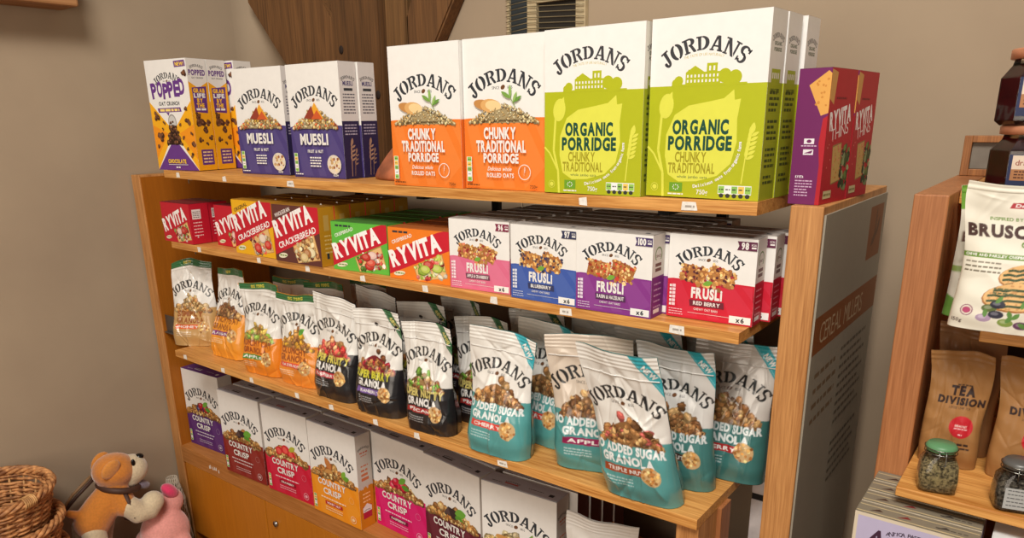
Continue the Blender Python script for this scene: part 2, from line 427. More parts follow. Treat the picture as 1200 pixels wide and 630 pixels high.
def art_popped(w, h):
    A = Art(w, h); Y = (244, 176, 28); P = (104, 56, 134); r = random.Random(4)
    A.rect(0, 0, w, h, WHITE)
    A.poly([(0, 0), (w*.5, h*.36), (0, h*.63)], Y); A.poly([(w, 0), (w, h*.63), (w*.5, h*.36)], Y)
    A.poly([(0, h*.1), (0, h*.42), (w*.36, h*.34)], (240, 150, 28)); A.poly([(w, h*.1), (w, h*.42), (w*.64, h*.34)], (240, 150, 28))
    A.poly([(0, 0), (w, 0), (w*.52, h*.28), (w*.46, h*.28)], P)
    A.logo(w*.5, h*.835, w*.56, INK, .24)
    x = w*.1
    for i, ch in enumerate('POPPED'):
        A.text(ch, w*(.16+.135*i), h*(.665+[.0, .012, -.008, .006, .012, .03][i]), h*.125, P, wd=w*.135, b=.05, rot=[.1, 0, -.05, .06, 0, .08][i])
    A.text('OAT CRUNCH', w*.48, h*.595, h*.032, INK, wd=w*.5, b=.04)
    A.poly([(w*.2, h*.53), (w*.76, h*.535), (w*.74, h*.575), (w*.18, h*.57)], P); A.greek(w*.24, w*.71, h*.541, h*.022, (250, 220, 120), 3)
    A.poly([(w*.38, h*.53), (w*.46, h*.53), (w*.43, h*.5)], P)
    A.poly([(w*.72, h*.925), (w*.98, h*.93), (w*.97, h*.985), (w*.71, h*.98)], P); A.text('NEW!', w*.845, h*.938, h*.03, (250, 210, 60), wd=w*.2, b=.04)
    A.ell(w*.5, h*.44, w*.1, h*.075, (150, 146, 140)); A.ell(w*.5, h*.44, w*.085, h*.063, (205, 203, 198))
    A.pile(w*.5, h*.24, w*.36, h*.23, CHOC+[(150, 100, 62)], 70, 9, .07, .12)
    for (x, y, q) in [(.14, .5, .06), (.18, .3, .065), (.88, .45, .055), (.86, .56, .035), (.92, .87, .05), (.74, .3, .03), (.95, .25, .05), (.3, .44, .025), (.8, .2, .025), (.9, .14, .035), (.1, .22, .03), (.25, .38, .02), (.7, .42, .025), (.94, .34, .025)]:
        for k in range(4): A.blob(w*x+r.uniform(-1, 1)*q*w*.7, h*y+r.uniform(-1, 1)*q*w*.7, w*q*.7, CHOC[k], r, hi=(130, 84, 56))
    A.text('CHOCOLATE', w*.5, h*.066, h*.034, (250, 204, 60), wd=w*.44, b=.05)
    A.rect(w*.28, h*.05, w*.76, h*.054, WHITE); A.greek(w*.46, w*.56, h*.02, h*.014, WHITE, 5)
    return A
def art_popped_side(d, h):
    A = Art(d, h); P = (96, 52, 126); r = random.Random(8)
    A.rect(0, 0, d, h, (236, 164, 26)); A.rect(0, h*.8, d, h, (226, 220, 212)); A.poly([(0, h*.8), (d, h*.8), (d*.5, h*.74)], (226, 220, 212))  # side tones slightly below the front's, shade painted in
    A.logo(d*.5, h*.93, d*.62, INK, .2, False); A.text('POPPED', d*.5, h*.855, h*.045, P, wd=d*.86, b=.05); A.text('OAT CRUNCH', d*.5, h*.825, h*.014, INK, wd=d*.6)
    A.poly([(d*.18, h*.53), (d*.84, h*.52), (d*.9, h*.76), (d*.14, h*.745)], P)
    for i, (t, c) in enumerate([('GRAB', (246, 190, 40)), ('LIFE', WHITE), ('BY', (246, 190, 40)), ('THE', (246, 190, 40))]):
        A.text(t, d*.5, h*(.703-.044*i), h*.034, c, wd=d*(.6 if i < 2 else .3 if i == 2 else .4), b=.05)
    A.greek(d*.26, d*.76, h*.545, h*.018, WHITE, 2)
    for (x, y, q) in [(.4, .45, .3), (.6, .36, .2), (.3, .5, .15), (.78, .43, .16), (.85, .3, .14), (.3, .28, .14), (.6, .24, .08)]:
        for k in range(6): A.blob(d*x+r.uniform(-1, 1)*q*d*.6, h*y+r.uniform(-1, 1)*q*d*.6, d*q*.5, CHOC[k % 4], r, hi=(130, 84, 56))
    A.rect(d*.22, h*.05, d*.86, h*.19, P)
    for i in range(4): A.greek(d*.3, d*.78, h*(.16-.03*i), h*.013, (236, 200, 150), i)
    return A
def art_muesli(w, h):
    A = Art(w, h); B = (74, 62, 122); two_tone(A, WHITE, B, .46); rays(A, B, h*.46)
    A.logo(w*.5, h*.725, w*.76, INK, .3)
    A.pile(w*.5, h*.45, w*.82, h*.17, OATS+[(240, 190, 80), (200, 80, 60), (214, 150, 70)], 110, 3, .03, .055)
    A.poly([(w*.38, h*.53), (w*.52, h*.665), (w*.68, h*.52)], (238, 170, 50)); A.poly([(w*.3, h*.53), (w*.46, h*.64), (w*.52, h*.52)], (150, 62, 46)); A.poly([(w*.44, h*.52), (w*.56, h*.6), (w*.66, h*.52)], (206, 92, 46))
    A.pile(w*.5, h*.44, w*.86, h*.07, OATS+[(222, 120, 70)], 60, 13, .025, .045)
    A.text('MUESLI', w*.47, h*.3, h*.088, WHITE, wd=w*.54, b=.045); A.text('FRUIT & NUT', w*.48, h*.225, h*.026, WHITE, wd=w*.3, b=.02)
    for i in range(4): A.greek(w*.36, w*.58, h*(.175-.025*i), h*.012, WHITE, i+4)
    A.ell(w*.82, h*.125, w*.13, h*.085, (222, 212, 196))
    r = random.Random(2)
    for i in range(26): A.blob(w*.82+r.uniform(-.09, .09)*w, h*.125+r.uniform(-.055, .055)*h, w*.022, jit([(196, 160, 110), (232, 214, 170), (150, 90, 60)][i % 3], r, .1), r)
    A.nutri(w*.05, h*.05, w*.07, h*.17, False); A.greek(w*.05, w*.2, h*.025, h*.01, WHITE, 9); A.text('620g', w*.84, h*.02, h*.022, WHITE)
    return A
def art_muesli_side(d, h):
    A = Art(d, h); A.rect(0, 0, d, h, (214, 208, 204)); A.rect(0, 0, d, h*.5, (42, 34, 70))
    A.logo(d*.5, h*.86, d*.74, INK, .22, False); A.text('MUESLI', d*.5, h*.8, h*.035, (70, 60, 110), wd=d*.6, b=.04); A.rect(d*.24, h*.755, d*.76, h*.778, INK)
    for i in range(7): A.greek(d*.16, d*.86, h*(.72-.026*i), h*.011, (90, 86, 96), i)
    for i in range(4): A.greek(d*.14, d*.86, h*(.46-.026*i), h*.011, (170, 160, 180), i+20)
    A.wheat(d*.4, h*.02, h*.3, (166, 130, 108), 4, .05); A.wheat(d*.58, h*.02, h*.22, (150, 116, 96), 3, .12)
    return A
def art_chunky(w, h):
    A = Art(w, h); B = (238, 124, 42); two_tone(A, WHITE, B, .48, wave=.003); rays(A, B, h*.48)
    A.logo(w*.5, h*.715, w*.76, INK, .3)
    A.pile(w*.5, h*.45, w*.86, h*.12, OATS, 150, 6, .018, .034, .7)
    A.line([(w*.66, h*.55), (w*.58, h*.63)], w*.008, (130, 160, 90)); A.leaf(w*.6, h*.605, w*.13, 2.6, (120, 160, 70), .3); A.leaf(w*.6, h*.61, w*.12, 1.6, (140, 180, 90), .28); A.leaf(w*.63, h*.58, w*.12, .5, (104, 150, 62), .28); A.leaf(w*.63, h*.58, w*.11, 1.1, (150, 186, 100), .28)
    A.ell(w*.28, h*.565, w*.14, h*.035, (196, 138, 76), rot=-.2); A.ell(w*.36, h*.56, w*.13, h*.045, (222, 170, 104), rot=-.12); A.ell(w*.39, h*.562, w*.1, h*.033, (238, 208, 150), rot=-.12)
    A.pile(w*.5, h*.47, w*.5, h*.1, OATS, 70, 16, .02, .034, .8)
    A.text('CHUNKY', w*.47, h*.345, h*.07, WHITE, wd=w*.4, b=.045); A.text('TRADITIONAL', w*.48, h*.258, h*.07, WHITE, wd=w*.62, b=.045); A.text('PORRiDGE', w*.48, h*.185, h*.058, WHITE, wd=w*.44, b=.045)
    A.text('Delicious whole', w*.46, h*.13, h*.026, WHITE, wd=w*.3, b=.01, shear=.25); A.text('ROLLED OATS', w*.47, h*.085, h*.028, WHITE, wd=w*.34, b=.03)
    A.ringart(w*.77, h*.125, w*.075, w*.007, WHITE); A.wheat(w*.765, h*.1, h*.055, WHITE, 3, .1)
    A.nutri(w*.04, h*.05, w*.065, h*.17, False); A.greek(w*.04, w*.2, h*.022, h*.01, (120, 70, 30), 9); A.text('750g', w*.88, h*.02, h*.02, (120, 70, 30), wd=w*.09)
    return A
def art_organic(w, h):
    A = Art(w, h); B = (178, 184, 24); L = (222, 222, 80); G = (22, 74, 58)
    A.rect(0, 0, w, h, WHITE); A.rect(0, 0, w, h*.63, B)
    A.logo(w*.47, h*.815, w*.66, (58, 58, 62), .26, False); A.text('THE TASTE OF LIFE NATURALLY', w*.47, h*.785, h*.014, (190, 176, 90), wd=w*.34, b=0., arc=w*.7)
    # house and trees
    hx = w*.32
    A.rect(hx, h*.63, hx+w*.3, h*.7, B); A.rect(hx+w*.18, h*.69, hx+w*.27, h*.745, B); A.rect(hx+w*.02, h*.69, hx+w*.12, h*.715, B); A.poly([(hx+w*.0, h*.7), (hx+w*.16, h*.7), (hx+w*.08, h*.735)], B)
    for i in range(9):
        for j in range(2): A.rect(hx+w*(.012+.032*i), h*(.645+.027*j), hx+w*(.026+.032*i), h*(.66+.027*j), WHITE)
    for i in range(2): A.rect(hx+w*(.2+.035*i), h*.705, hx+w*(.215+.035*i), h*.73, WHITE)
    for (x, y, q) in [(.26, .655, .04), (.655, .675, .055), (.74, .665, .055), (.7, .65, .05), (.23, .645, .03)]: A.ell(w*x, h*y, w*q, h*q*.7, B)
    A.rect(w*.2, h*.625, w*.84, h*.637, B)
    # bud, stem, wheat
    A.line([(w*.16, 0), (w*.15, h*.14), (w*.1, h*.27), (w*.12, h*.47), (w*.15, h*.5)], w*.022, L); A.line([(w*.15, h*.14), (w*.06, h*.25), (w*0, h*.29)], w*.016, L)
    A.ell(w*.16, h*.52, w*.065, h*.07, L, rot=-.15); A.poly([(w*.12, h*.55), (w*.21, h*.6), (w*.22, h*.5)], L)
    # big leaf
    A.poly([(w*.2, h*.13), (w*.165, h*.24), (w*.17, h*.36), (w*.24, h*.47), (w*.36, h*.52), (w*.54, h*.54), (w*.66, h*.555), (w*.74, h*.6), (w*.75, h*.545), (w*.8, h*.55), (w*.78, h*.44), (w*.79, h*.32), (w*.75, h*.2), (w*.64, h*.13), (w*.46, h*.095), (w*.3, h*.09)], L)
    A.text('ORGANIC', w*.47, h*.365, h*.072, G, wd=w*.49, b=.05); A.text('PORRIDGE', w*.47, h*.275, h*.072, G, wd=w*.56, b=.05)
    A.text('CHUNKY', w*.4, h*.205, h*.055, (160, 150, 30), wd=w*.28, b=.03); A.text('TRADITIONAL', w*.41, h*.142, h*.055, (160, 150, 30), wd=w*.42, b=.03)
    A.text('whole jumbo oats', w*.42, h*.112, h*.016, G, wd=w*.27, b=.0)
    # arc of white words round the lower right of the leaf
    st = 'Delicious oats from organic farms'; n = len(st)
    for i, ch in enumerate(st):
        t = i/(n-1); a = math.radians(-80+84*t); x = w*.37+w*.47*math.cos(a)*.98; y = h*.3+h*.245*math.sin(a)
        if ch != ' ': A.text(ch, x, y, h*.018, WHITE, b=.03, rot=a+PI/2)
    A.wheat(w*.85, h*.09, h*.3, L, 6, .12)
    A.ringart(w*.08, h*.055, w*.035, w*.005, L); A.ell(w*.08, h*.055, w*.02, h*.014, L)
    A.rect(w*.22, h*.03, w*.34, h*.085, (110, 160, 40)); 
    for i in range(8):
        a = 2*PI*i/8; A.ell(w*.28+w*.025*math.cos(a), h*.058+h*.014*math.sin(a), w*.005, h*.004, WHITE, 6)
    A.greek(w*.21, w*.35, h*.014, h*.008, WHITE, 3); A.text('750g', w*.52, h*.022, h*.026, WHITE, wd=w*.1)
    A.nutri(w*.66, h*.03, w*.28, h*.05); 
    for i in range(5): A.ell(w*(.69+.055*i), h*.022, w*.02, h*.012, (52, 54, 50), 10)
    return A
def art_organic_side(d, h):
    A = Art(d, h); A.rect(0, 0, d, h, (224, 218, 204)); A.rect(0, 0, d, h*.63, (160, 168, 36)); A.rect(d*.2, h*.63, d*.8, h*.7, (160, 168, 36))  # duller white and lime than the front, for the shaded side
    for i in range(4): A.rect(d*(.26+.13*i), h*.65, d*(.33+.13*i), h*.68, (224, 218, 204))
    A.logo(d*.5, h*.86, d*.7, (60, 62, 60), .2, False); A.text('ORGANIC', d*.5, h*.82, h*.018, (60, 80, 40), wd=d*.5, b=.04); A.text('PORRIDGE', d*.5, h*.79, h*.018, (60, 80, 40), wd=d*.5, b=.04)
    r = random.Random(1)
    for i in range(17):
        if i % 5 == 4: continue
        A.greek(d*.18, d*(.86 if i % 3 else .7), h*(.57-.03*i), h*.015, (72, 84, 34), i)
    A.text('WHEAT FREE', d*.5, h*.58, h*.018, (60, 74, 30), wd=d*.6, b=.03)
    return A
def cracker(A, x, y, w, h, rot, col=(222, 168, 92)):
    c, q = math.cos(rot), math.sin(rot); f = lambda u, v: (x+u*c-v*q, y+u*q+v*c)
    A.poly([f(0, 0), f(w, 0), f(w, h), f(0, h)], tuple(v*.72 for v in col)); A.poly([f(w*.03, h*.03), f(w*.97, h*.03), f(w*.96, h*.97), f(w*.04, h*.96)], col)
    r = random.Random(int(x*1e4))
    for i in range(22): p = f(w*r.uniform(.1, .9), h*r.uniform(.1, .9)); A.blob(p[0], p[1], w*.05, jit((196, 128, 62), r, .15), r, 6)
def salad(A, cx, cy, W, H, seed, pal, n=60): A.pile(cx, cy, W, H, pal, n, seed, .05, .1, .7)
SAL_R = [(196, 54, 44), (222, 90, 70), (236, 200, 190), (150, 34, 30), (96, 140, 50), (240, 226, 214)]
SAL_G = [(190, 208, 90), (150, 180, 60), (196, 60, 56), (226, 120, 110), (220, 226, 150), (244, 236, 210)]
def art_ryvita(w, h, bg, kind, pal, seed, band=(196, 28, 46), toptxt=None, lower=None):
    """crispbread pack: slanted white name on a red band"""
    A = Art(w, h); A.rect(0, 0, w, h, bg); TL_ = .36
    sl = lambda x: (x-.5)*w*math.tan(TL_)
    cl = lambda v: max(0., min(h, v))
    y0, y1 = (h*.34, h*.92) if kind == 'cracker' else (h*.36, h*.78)
    if band != bg:
        n = 12; lo = [(w*i/n, cl(y0+sl(i/n))) for i in range(n+1)]; hi = [(w*i/n, cl(y1+sl(i/n))) for i in range(n+1)]
        for i in range(n): A.tris(np.array([[lo[i], lo[i+1], hi[i+1]], [lo[i], hi[i+1], hi[i]]]), band)
    hh = (y1-y0)*(.47 if kind == 'cracker' else .72); by = y1-(y1-y0)*(.58 if kind == 'cracker' else .88)
    A.text('RYVITA', w*.47, by+(h*.015 if kind == 'cracker' else h*.03), hh, (250, 248, 244), wd=w*.88, b=.05, rot=TL_*.92, track=.02)
    if kind == 'cracker': A.text('CRACKERBREAD', w*.52, y0+h*.065, h*.1, (250, 248, 244), wd=w*.88, b=.02, rot=TL_*.92, track=.03)
    if toptxt: A.text(toptxt, w*.24, h*.84 if kind == 'cracker' else h*.76, h*.065, lower or INK, wd=w*.36, b=.02, rot=TL_*.9)
    if kind != 'cracker' and toptxt: A.greek(w*.08, w*.36, h*.9, h*.04, INK, seed)
    # topped slice in the lower right corner
    r = random.Random(seed); a, b_ = w*.27, h*(.25 if kind == 'cracker' else .26); cx, cy = w*.68, h*.24; c_, s_ = math.cos(.35), math.sin(.35)
    f = lambda u, v: (min(w*.985, max(w*.3, cx+u*c_-v*s_)), max(h*.012, cy+u*s_+v*c_))
    A.poly([f(-a, -b_*.9), f(a*.9, -b_), f(a, b_*.8), f(-a*.9, b_*.7)], (196, 140, 80)); A.poly([f(-a*.94, -b_*.85), f(a*.86, -b_*.92), f(a*.95, b_*.74), f(-a*.86, b_*.64)], (232, 190, 126))
    big = pal[:3]
    for i in range(46):
        u, v = r.uniform(-a*.85, a*.85), r.uniform(-b_*.8, b_*.7); p = f(u, v); c = jit(pal[r.randrange(len(pal))], r, .15)
        A.flake(p[0], max(p[1], w*.05), w*r.uniform(.025, .05), tuple(k*.72 for k in c), r); A.flake(p[0], max(p[1], w*.05)+.0006, w*r.uniform(.022, .042), c, r, mixc(c, (255, 255, 255), .25))
    for i in range(4):
        p = f(r.uniform(-a*.6, a*.6), r.uniform(-b_*.4, b_*.5)); c = big[i % len(big)]
        A.ell(p[0], max(p[1], h*.12), w*.085, h*.085, tuple(k*.75 for k in c)); A.ell(p[0], max(p[1], h*.12)+h*.008, w*.075, h*.072, c); A.ell(p[0]-w*.01, max(p[1], h*.12)+h*.015, w*.045, h*.04, mixc(c, (255, 240, 220), .28))
    A.ell(w*.17, h*.11, w*.1, h*.045, (236, 230, 200), rot=.15); A.greek(w*.1, w*.25, h*.1, h*.025, (110, 140, 60), seed+2)
    return A
def art_ryvita_side(d, h, bg):
    A = Art(d, h); A.rect(0, 0, d, h, bg); A.rect(d*.3, h*.6, d*.62, h*.86, tuple(v*.72+60 for v in bg))
    for i in range(5): A.greek(d*.28, d*.8, h*(.5-.07*i), h*.025, tuple(min(255, v*.7+90) for v in bg), i)
    A.rect(d*.36, h*.12, d*.52, h*.22, INK)
    return A
def art_red_side(d, h, bg):
    A = Art(d, h); A.rect(0, 0, d, h, bg); A.rect(d*.12, h*.62, d*.58, h*.86, (226, 216, 210))
    for i in range(4): A.greek(d*.16, d*.54, h*(.79-.045*i), h*.02, (110, 90, 90), i)
    for i in range(5): A.greek(d*.14, d*.6, h*(.52-.08*i), h*.025, (236, 190, 186), i+7)
    A.text('2', d*.3, h*.16, h*.06, WHITE)
    return A
def art_frusli(w, h, bg, flav, kcal, kc, pal, seed):
    A = Art(w, h); two_tone(A, WHITE, bg, .47, wave=.008); rays(A, bg, h*.47)
    A.logo(w*.47, h*.77, w*.68, INK, .3, True)
    r = random.Random(seed)
    for (cx, rot, k) in [(.31, -.12, 0), (.63, -.3, 1)]:
        c, q = math.cos(rot), math.sin(rot); f = lambda u, v: (w*cx+u*c-v*q, h*.545+u*q+v*c)
        a, b = w*.155, h*.1
        A.poly([f(-a, -b), f(a*.9, -b*1.05), f(a, b*.9), f(-a*.9, b)], (172, 110, 58))
        for i in range(90):
            u, v = r.uniform(-a, a), r.uniform(-b, b); p = f(u, v); A.blob(p[0], p[1], w*.02, jit(pal[r.randrange(len(pal))], r, .14), r, 6, hi=None)
    for i in range(10): x = r.uniform(.36, .66); A.blob(w*x, h*r.uniform(.36, .46), w*.03, jit(pal[i % len(pal)], r, .15), r, 6)
    A.leaf(w*.42, h*.43, w*.12, .3, (120, 170, 60), .5)
    A.text('FRUSLi', w*.47, h*.265, h*.115, WHITE, wd=w*.36, b=.05)
    A.poly([(w*.28, h*.16), (w*.68, h*.165), (w*.67, h*.24), (w*.27, h*.235)], mixc(bg, (50, 40, 50), .6)); A.text(flav, w*.475, h*.18, h*.042, WHITE, wd=w*min(.36, .028*len(flav)+.06), b=.03)
    A.text('CHEWY OAT BARS', w*.47, h*.115, h*.026, WHITE, wd=w*.28, b=.01); A.rect(w*.26, h*.075, w*.76, h*.079, WHITE)
    A.poly([(w*.78, h*.87), (w*.995, h*.87), (w*.995, h*.97), (w*.78, h*.97), (w*.8, h*.92)], kc); A.text(kcal, w*.865, h*.885, h*.07, WHITE, wd=w*.1 if len(kcal) > 2 else w*.08, b=.05)
    A.text('KCAL', w*.96, h*.925, h*.022, WHITE, wd=w*.055); A.greek(w*.935, w*.985, h*.895, h*.018, WHITE, 2)
    A.rect(w*.745, h*.02, w*.985, h*.105, (244, 242, 236)); A.text('x6', w*.865, h*.035, h*.052, INK, b=.05)
    for i in range(6): A.rect(w*.03, h*(.14+.045*i), w*.055, h*(.17+.045*i), WHITE); A.rect(w*.062, h*(.14+.045*i), w*.1, h*(.175+.045*i), mixc(bg, (255, 255, 255), .8))
    for i in range(3): A.greek(w*.03, w*.2, h*(.035+.03*i), h*.011, mixc(bg, (255, 255, 255), .7), i)
    return A
def art_frusli_side(d, h, bg):
    A = Art(d, h); A.rect(0, 0, d, h, (222, 214, 204)); A.rect(0, 0, d, h*.5, tuple(v*.9 for v in bg))  # side print dimmed from the front colours to paint its shade
    A.ringart(d*.5, h*.76, d*.3, d*.06, (120, 140, 80)); A.rect(d*.2, h*.64, d*.8, h*.7, (222, 214, 204)); A.text('SINCE', d*.5, h*.73, h*.03, (120, 60, 50), wd=d*.4)
    for i in range(2): A.rect(d*.25, h*(.56+.06*i), d*.75, h*(.6+.06*i), (110, 60, 50))
    for i in range(5): A.greek(d*.2, d*.8, h*(.4-.07*i), h*.018, mixc(bg, (255, 255, 255), .55), i)
    A.rect(d*.2, h*.05, d*.7, h*.1, (240, 238, 232))
    return A
def art_top(w, d, base, ink=INK, tag_=True, red=False):
    A = Art(w, d); A.rect(0, 0, w, d, base)
    A.logo(w*.36, d*.62, w*.18, ink, .18, False); A.rect(w*.27, d*.36, w*.45, d*.5, (180, 60, 60) if red else ink)
    A.greek(w*.1, w*.24, d*.3, d*.06, ink, 2); A.greek(w*.58, w*.78, d*.5, d*.06, ink, 3); A.rect(w*.86, d*.3, w*.92, d*.6, ink)
    return A
def art_cc(w, h, bg, flav, fcol, pile, seed, extra=None):
    A = Art(w, h); two_tone(A, WHITE, bg, .46, wave=.012); rays(A, bg, h*.46)
    A.logo(w*.47, h*.70, w*.78, INK, .33)
    A.pile(w*.48, h*.45, w*.86, h*.13, pile, 16, seed+40, .09, .14); A.pile(w*.48, h*.445, w*.88, h*.1, pile, 45, seed, .04, .08)
    if extra: extra(A, w, h)
    A.pile(w*.5, h*.44, w*.92, h*.05, GRAN, 40, seed+3, .03, .055)
    A.text('COUNTRY', w*.45, h*.345, h*.064, WHITE, wd=w*.58, b=.035, track=.06); A.text('CRiSP', w*.45, h*.25, h*.064, WHITE, wd=w*.38, b=.035, track=.06)
    A.greek(w*.2, w*.72, h*.195, h*.014, mixc(bg, (255, 255, 255), .75), seed)
    if flav: A.rect(w*.28, h*.13, w*.64, h*.17, fcol); A.text(flav, w*.46, h*.139, h*.022, WHITE, wd=w*.28, b=.03)
    else: A.greek(w*.24, w*.68, h*.155, h*.013, mixc(bg, (255, 255, 255), .75), seed+1)
    for i in range(2): A.greek(w*.28, w*.64, h*(.07+.025*i), h*.01, mixc(bg, (255, 255, 255), .6), i+seed)
    A.ringart(w*.85, h*.29, w*.05, w*.006, mixc(bg, (255, 255, 255), .4)); A.ringart(w*.86, h*.08, w*.055, w*.007, mixc(bg, (255, 255, 255), .7)); A.ell(w*.86, h*.08, w*.03, h*.018, mixc(bg, (255, 255, 255), .6))
    A.nutri(w*.035, h*.05, w*.055, h*.15, False)
    return A
def art_cc_side(d, h, bg, flav=None):
    A = Art(d, h); two_tone(A, (196, 186, 176), tuple(v*.86 for v in bg), .43, wave=.02)  # greyed white and dimmed base colour put shade on the side
    A.logo(d*.5, h*.85, d*.7, INK, .22, False); A.greek(d*.24, d*.76, h*.8, h*.014, (190, 90, 60), 1); A.greek(d*.3, d*.7, h*.77, h*.01, (190, 90, 60), 2)
    for i in range(4): A.greek(d*.25, d*.75, h*(.66-.05*i), h*(.014+.006*i), (198, 110, 70), i+3)
    for i in range(3): A.greek(d*.25, d*.75, h*(.36-.04*i), h*.014, mixc(bg, (255, 255, 255), .5), i+9)
    A.rect(d*.2, h*.1, d*.8, h*.235, (180, 30, 60)); A.poly([(d*.2, h*.17), (d*.8, h*.17), (d*.8, h*.22), (d*.5, h*.26), (d*.2, h*.22)], (230, 226, 220)); A.logo(d*.5, h*.185, d*.4, INK, .2, False)
    return A
def art_side_plain(d, h, top, bot, split):
    A = Art(d, h); A.rect(0, 0, d, h, top); A.rect(0, 0, d, h*split, bot); return A

def ex_berries(cols, leaf=True):
    def f(A, w, h):
        r = random.Random(11)
        for i in range(9):
            c = cols[i % len(cols)]; x = w*(.38+.3*r.random()); y = h*(.49+.07*r.random()); A.blob(x, y, w*.075, tuple(v*.7 for v in c), r, 9); A.blob(x, y+.003, w*.064, c, r, 9, hi=mixc(c, (255, 255, 255), .35))
        if leaf: A.leaf(w*.5, h*.56, w*.17, .6, (110, 170, 60), .5); A.leaf(w*.55, h*.54, w*.15, -.1, (90, 150, 50), .5)
    return f
def ex_choc(A, w, h):
    A.poly([(w*.36, h*.5), (w*.44, h*.58), (w*.58, h*.57), (w*.62, h*.48), (w*.5, h*.44)], (58, 44, 44)); A.poly([(w*.36, h*.5), (w*.44, h*.58), (w*.48, h*.5)], (88, 70, 68))
    A.leaf(w*.56, h*.54, w*.2, .25, (110, 170, 60), .6); A.leaf(w*.56, h*.51, w*.17, -.3, (90, 150, 50), .6)
def ex_straw(A, w, h):
    for (x, y, q) in [(.36, .5, .1), (.5, .53, .11), (.62, .5, .09)]:
        A.ell(w*x, h*y, w*q, h*q*.62, (206, 44, 50), rot=-.6); A.ell(w*(x-.02), h*(y+.015), w*q*.5, h*q*.3, (236, 96, 86), rot=-.6)
    A.leaf(w*.56, h*.55, w*.16, .5, (180, 180, 60), .5)
def ex_nuts(A, w, h):
    for (x, y, a, c) in [(.36, .5, .9, (170, 100, 52)), (.46, .54, 2.2, (196, 124, 66)), (.3, .47, .4, (206, 150, 84))]: A.leaf(w*x, h*y, w*.2, a, c, .55)
    A.leaf(w*.68, h*.5, w*.13, 1., (130, 180, 60), .6); A.leaf(w*.7, h*.49, w*.13, .3, (110, 160, 50), .6)
def ex_scoop(A, w, h):
    A.leaf(w*.55, h*.5, w*.24, .7, (150, 170, 90), .25); A.leaf(w*.6, h*.5, w*.22, 1.1, (130, 160, 80), .25)
    A.ell(w*.36, h*.5, w*.17, h*.035, (206, 150, 84), rot=-.25); A.ell(w*.42, h*.485, w*.13, h*.03, (236, 200, 140), rot=-.2)

# ------------------------------------------------------------------ cartons
def carton(name, w, h, d, front, right=None, top=None, tone=(WHITE, (200, 120, 60), .45), topcol=TOPG, flap=True, label=None, cat='box', group=None, mat=None):
    mb = MB(); mat = mat or M['card']
    mb.box(0, 0, 0, w, d, h, tone[0], 0, .0012)
    mb.art(front, (0, 0, 0), (1, 0, 0), (0, 0, 1), (0, -1, 0))
    mb.art(right or art_side_plain(d, h, *tone), (w, 0, 0), (0, 1, 0), (0, 0, 1), (1, 0, 0))
    mb.art(art_side_plain(d, h, *tone), (0, d, 0), (0, -1, 0), (0, 0, 1), (-1, 0, 0))
    mb.art(art_side_plain(w, h, *tone), (w, d, 0), (-1, 0, 0), (0, 0, 1), (0, 1, 0))
    T = Art(w, d); T.rect(0, 0, w, d, topcol); mb.art(T, (0, 0, h), (1, 0, 0), (0, 1, 0), (0, 0, 1))
    o = mb.build(name, mat)
    tag(o, label, cat, group)
    if flap:
        f = MB(); k = .0011
        # tuck flap: glued outer flap with a tongue, standing a hair proud of the carton
        f.box(.0012, d*.04, h+1e-4, w-.0012, d*.72, h+k, topcol, 0, .0003)
        f.prism([(w*.42, 0), (w*.58, 0), (w*.56, d*.12), (w*.44, d*.12)], 0, .001, topcol)  # tongue, laid flat below
        n = 8
        for i in range(len(f.v)-n, len(f.v)):
            x, y, z = f.v[i]; f.v[i] = (x, d*.72+z, h+1e-4+y)
        if top: f.art(top, (.0012, d*.04, h+k), ((w-.0024)/w, 0, 0), (0, .68, 0), (0, 0, 1), 5e-5)
        f.build('top_flap', mat, o)
    return o
def place(o, x, y, z, a): o.location = (x, y, z+Z0); o.rotation_euler = (0, 0, math.radians(a)); return o

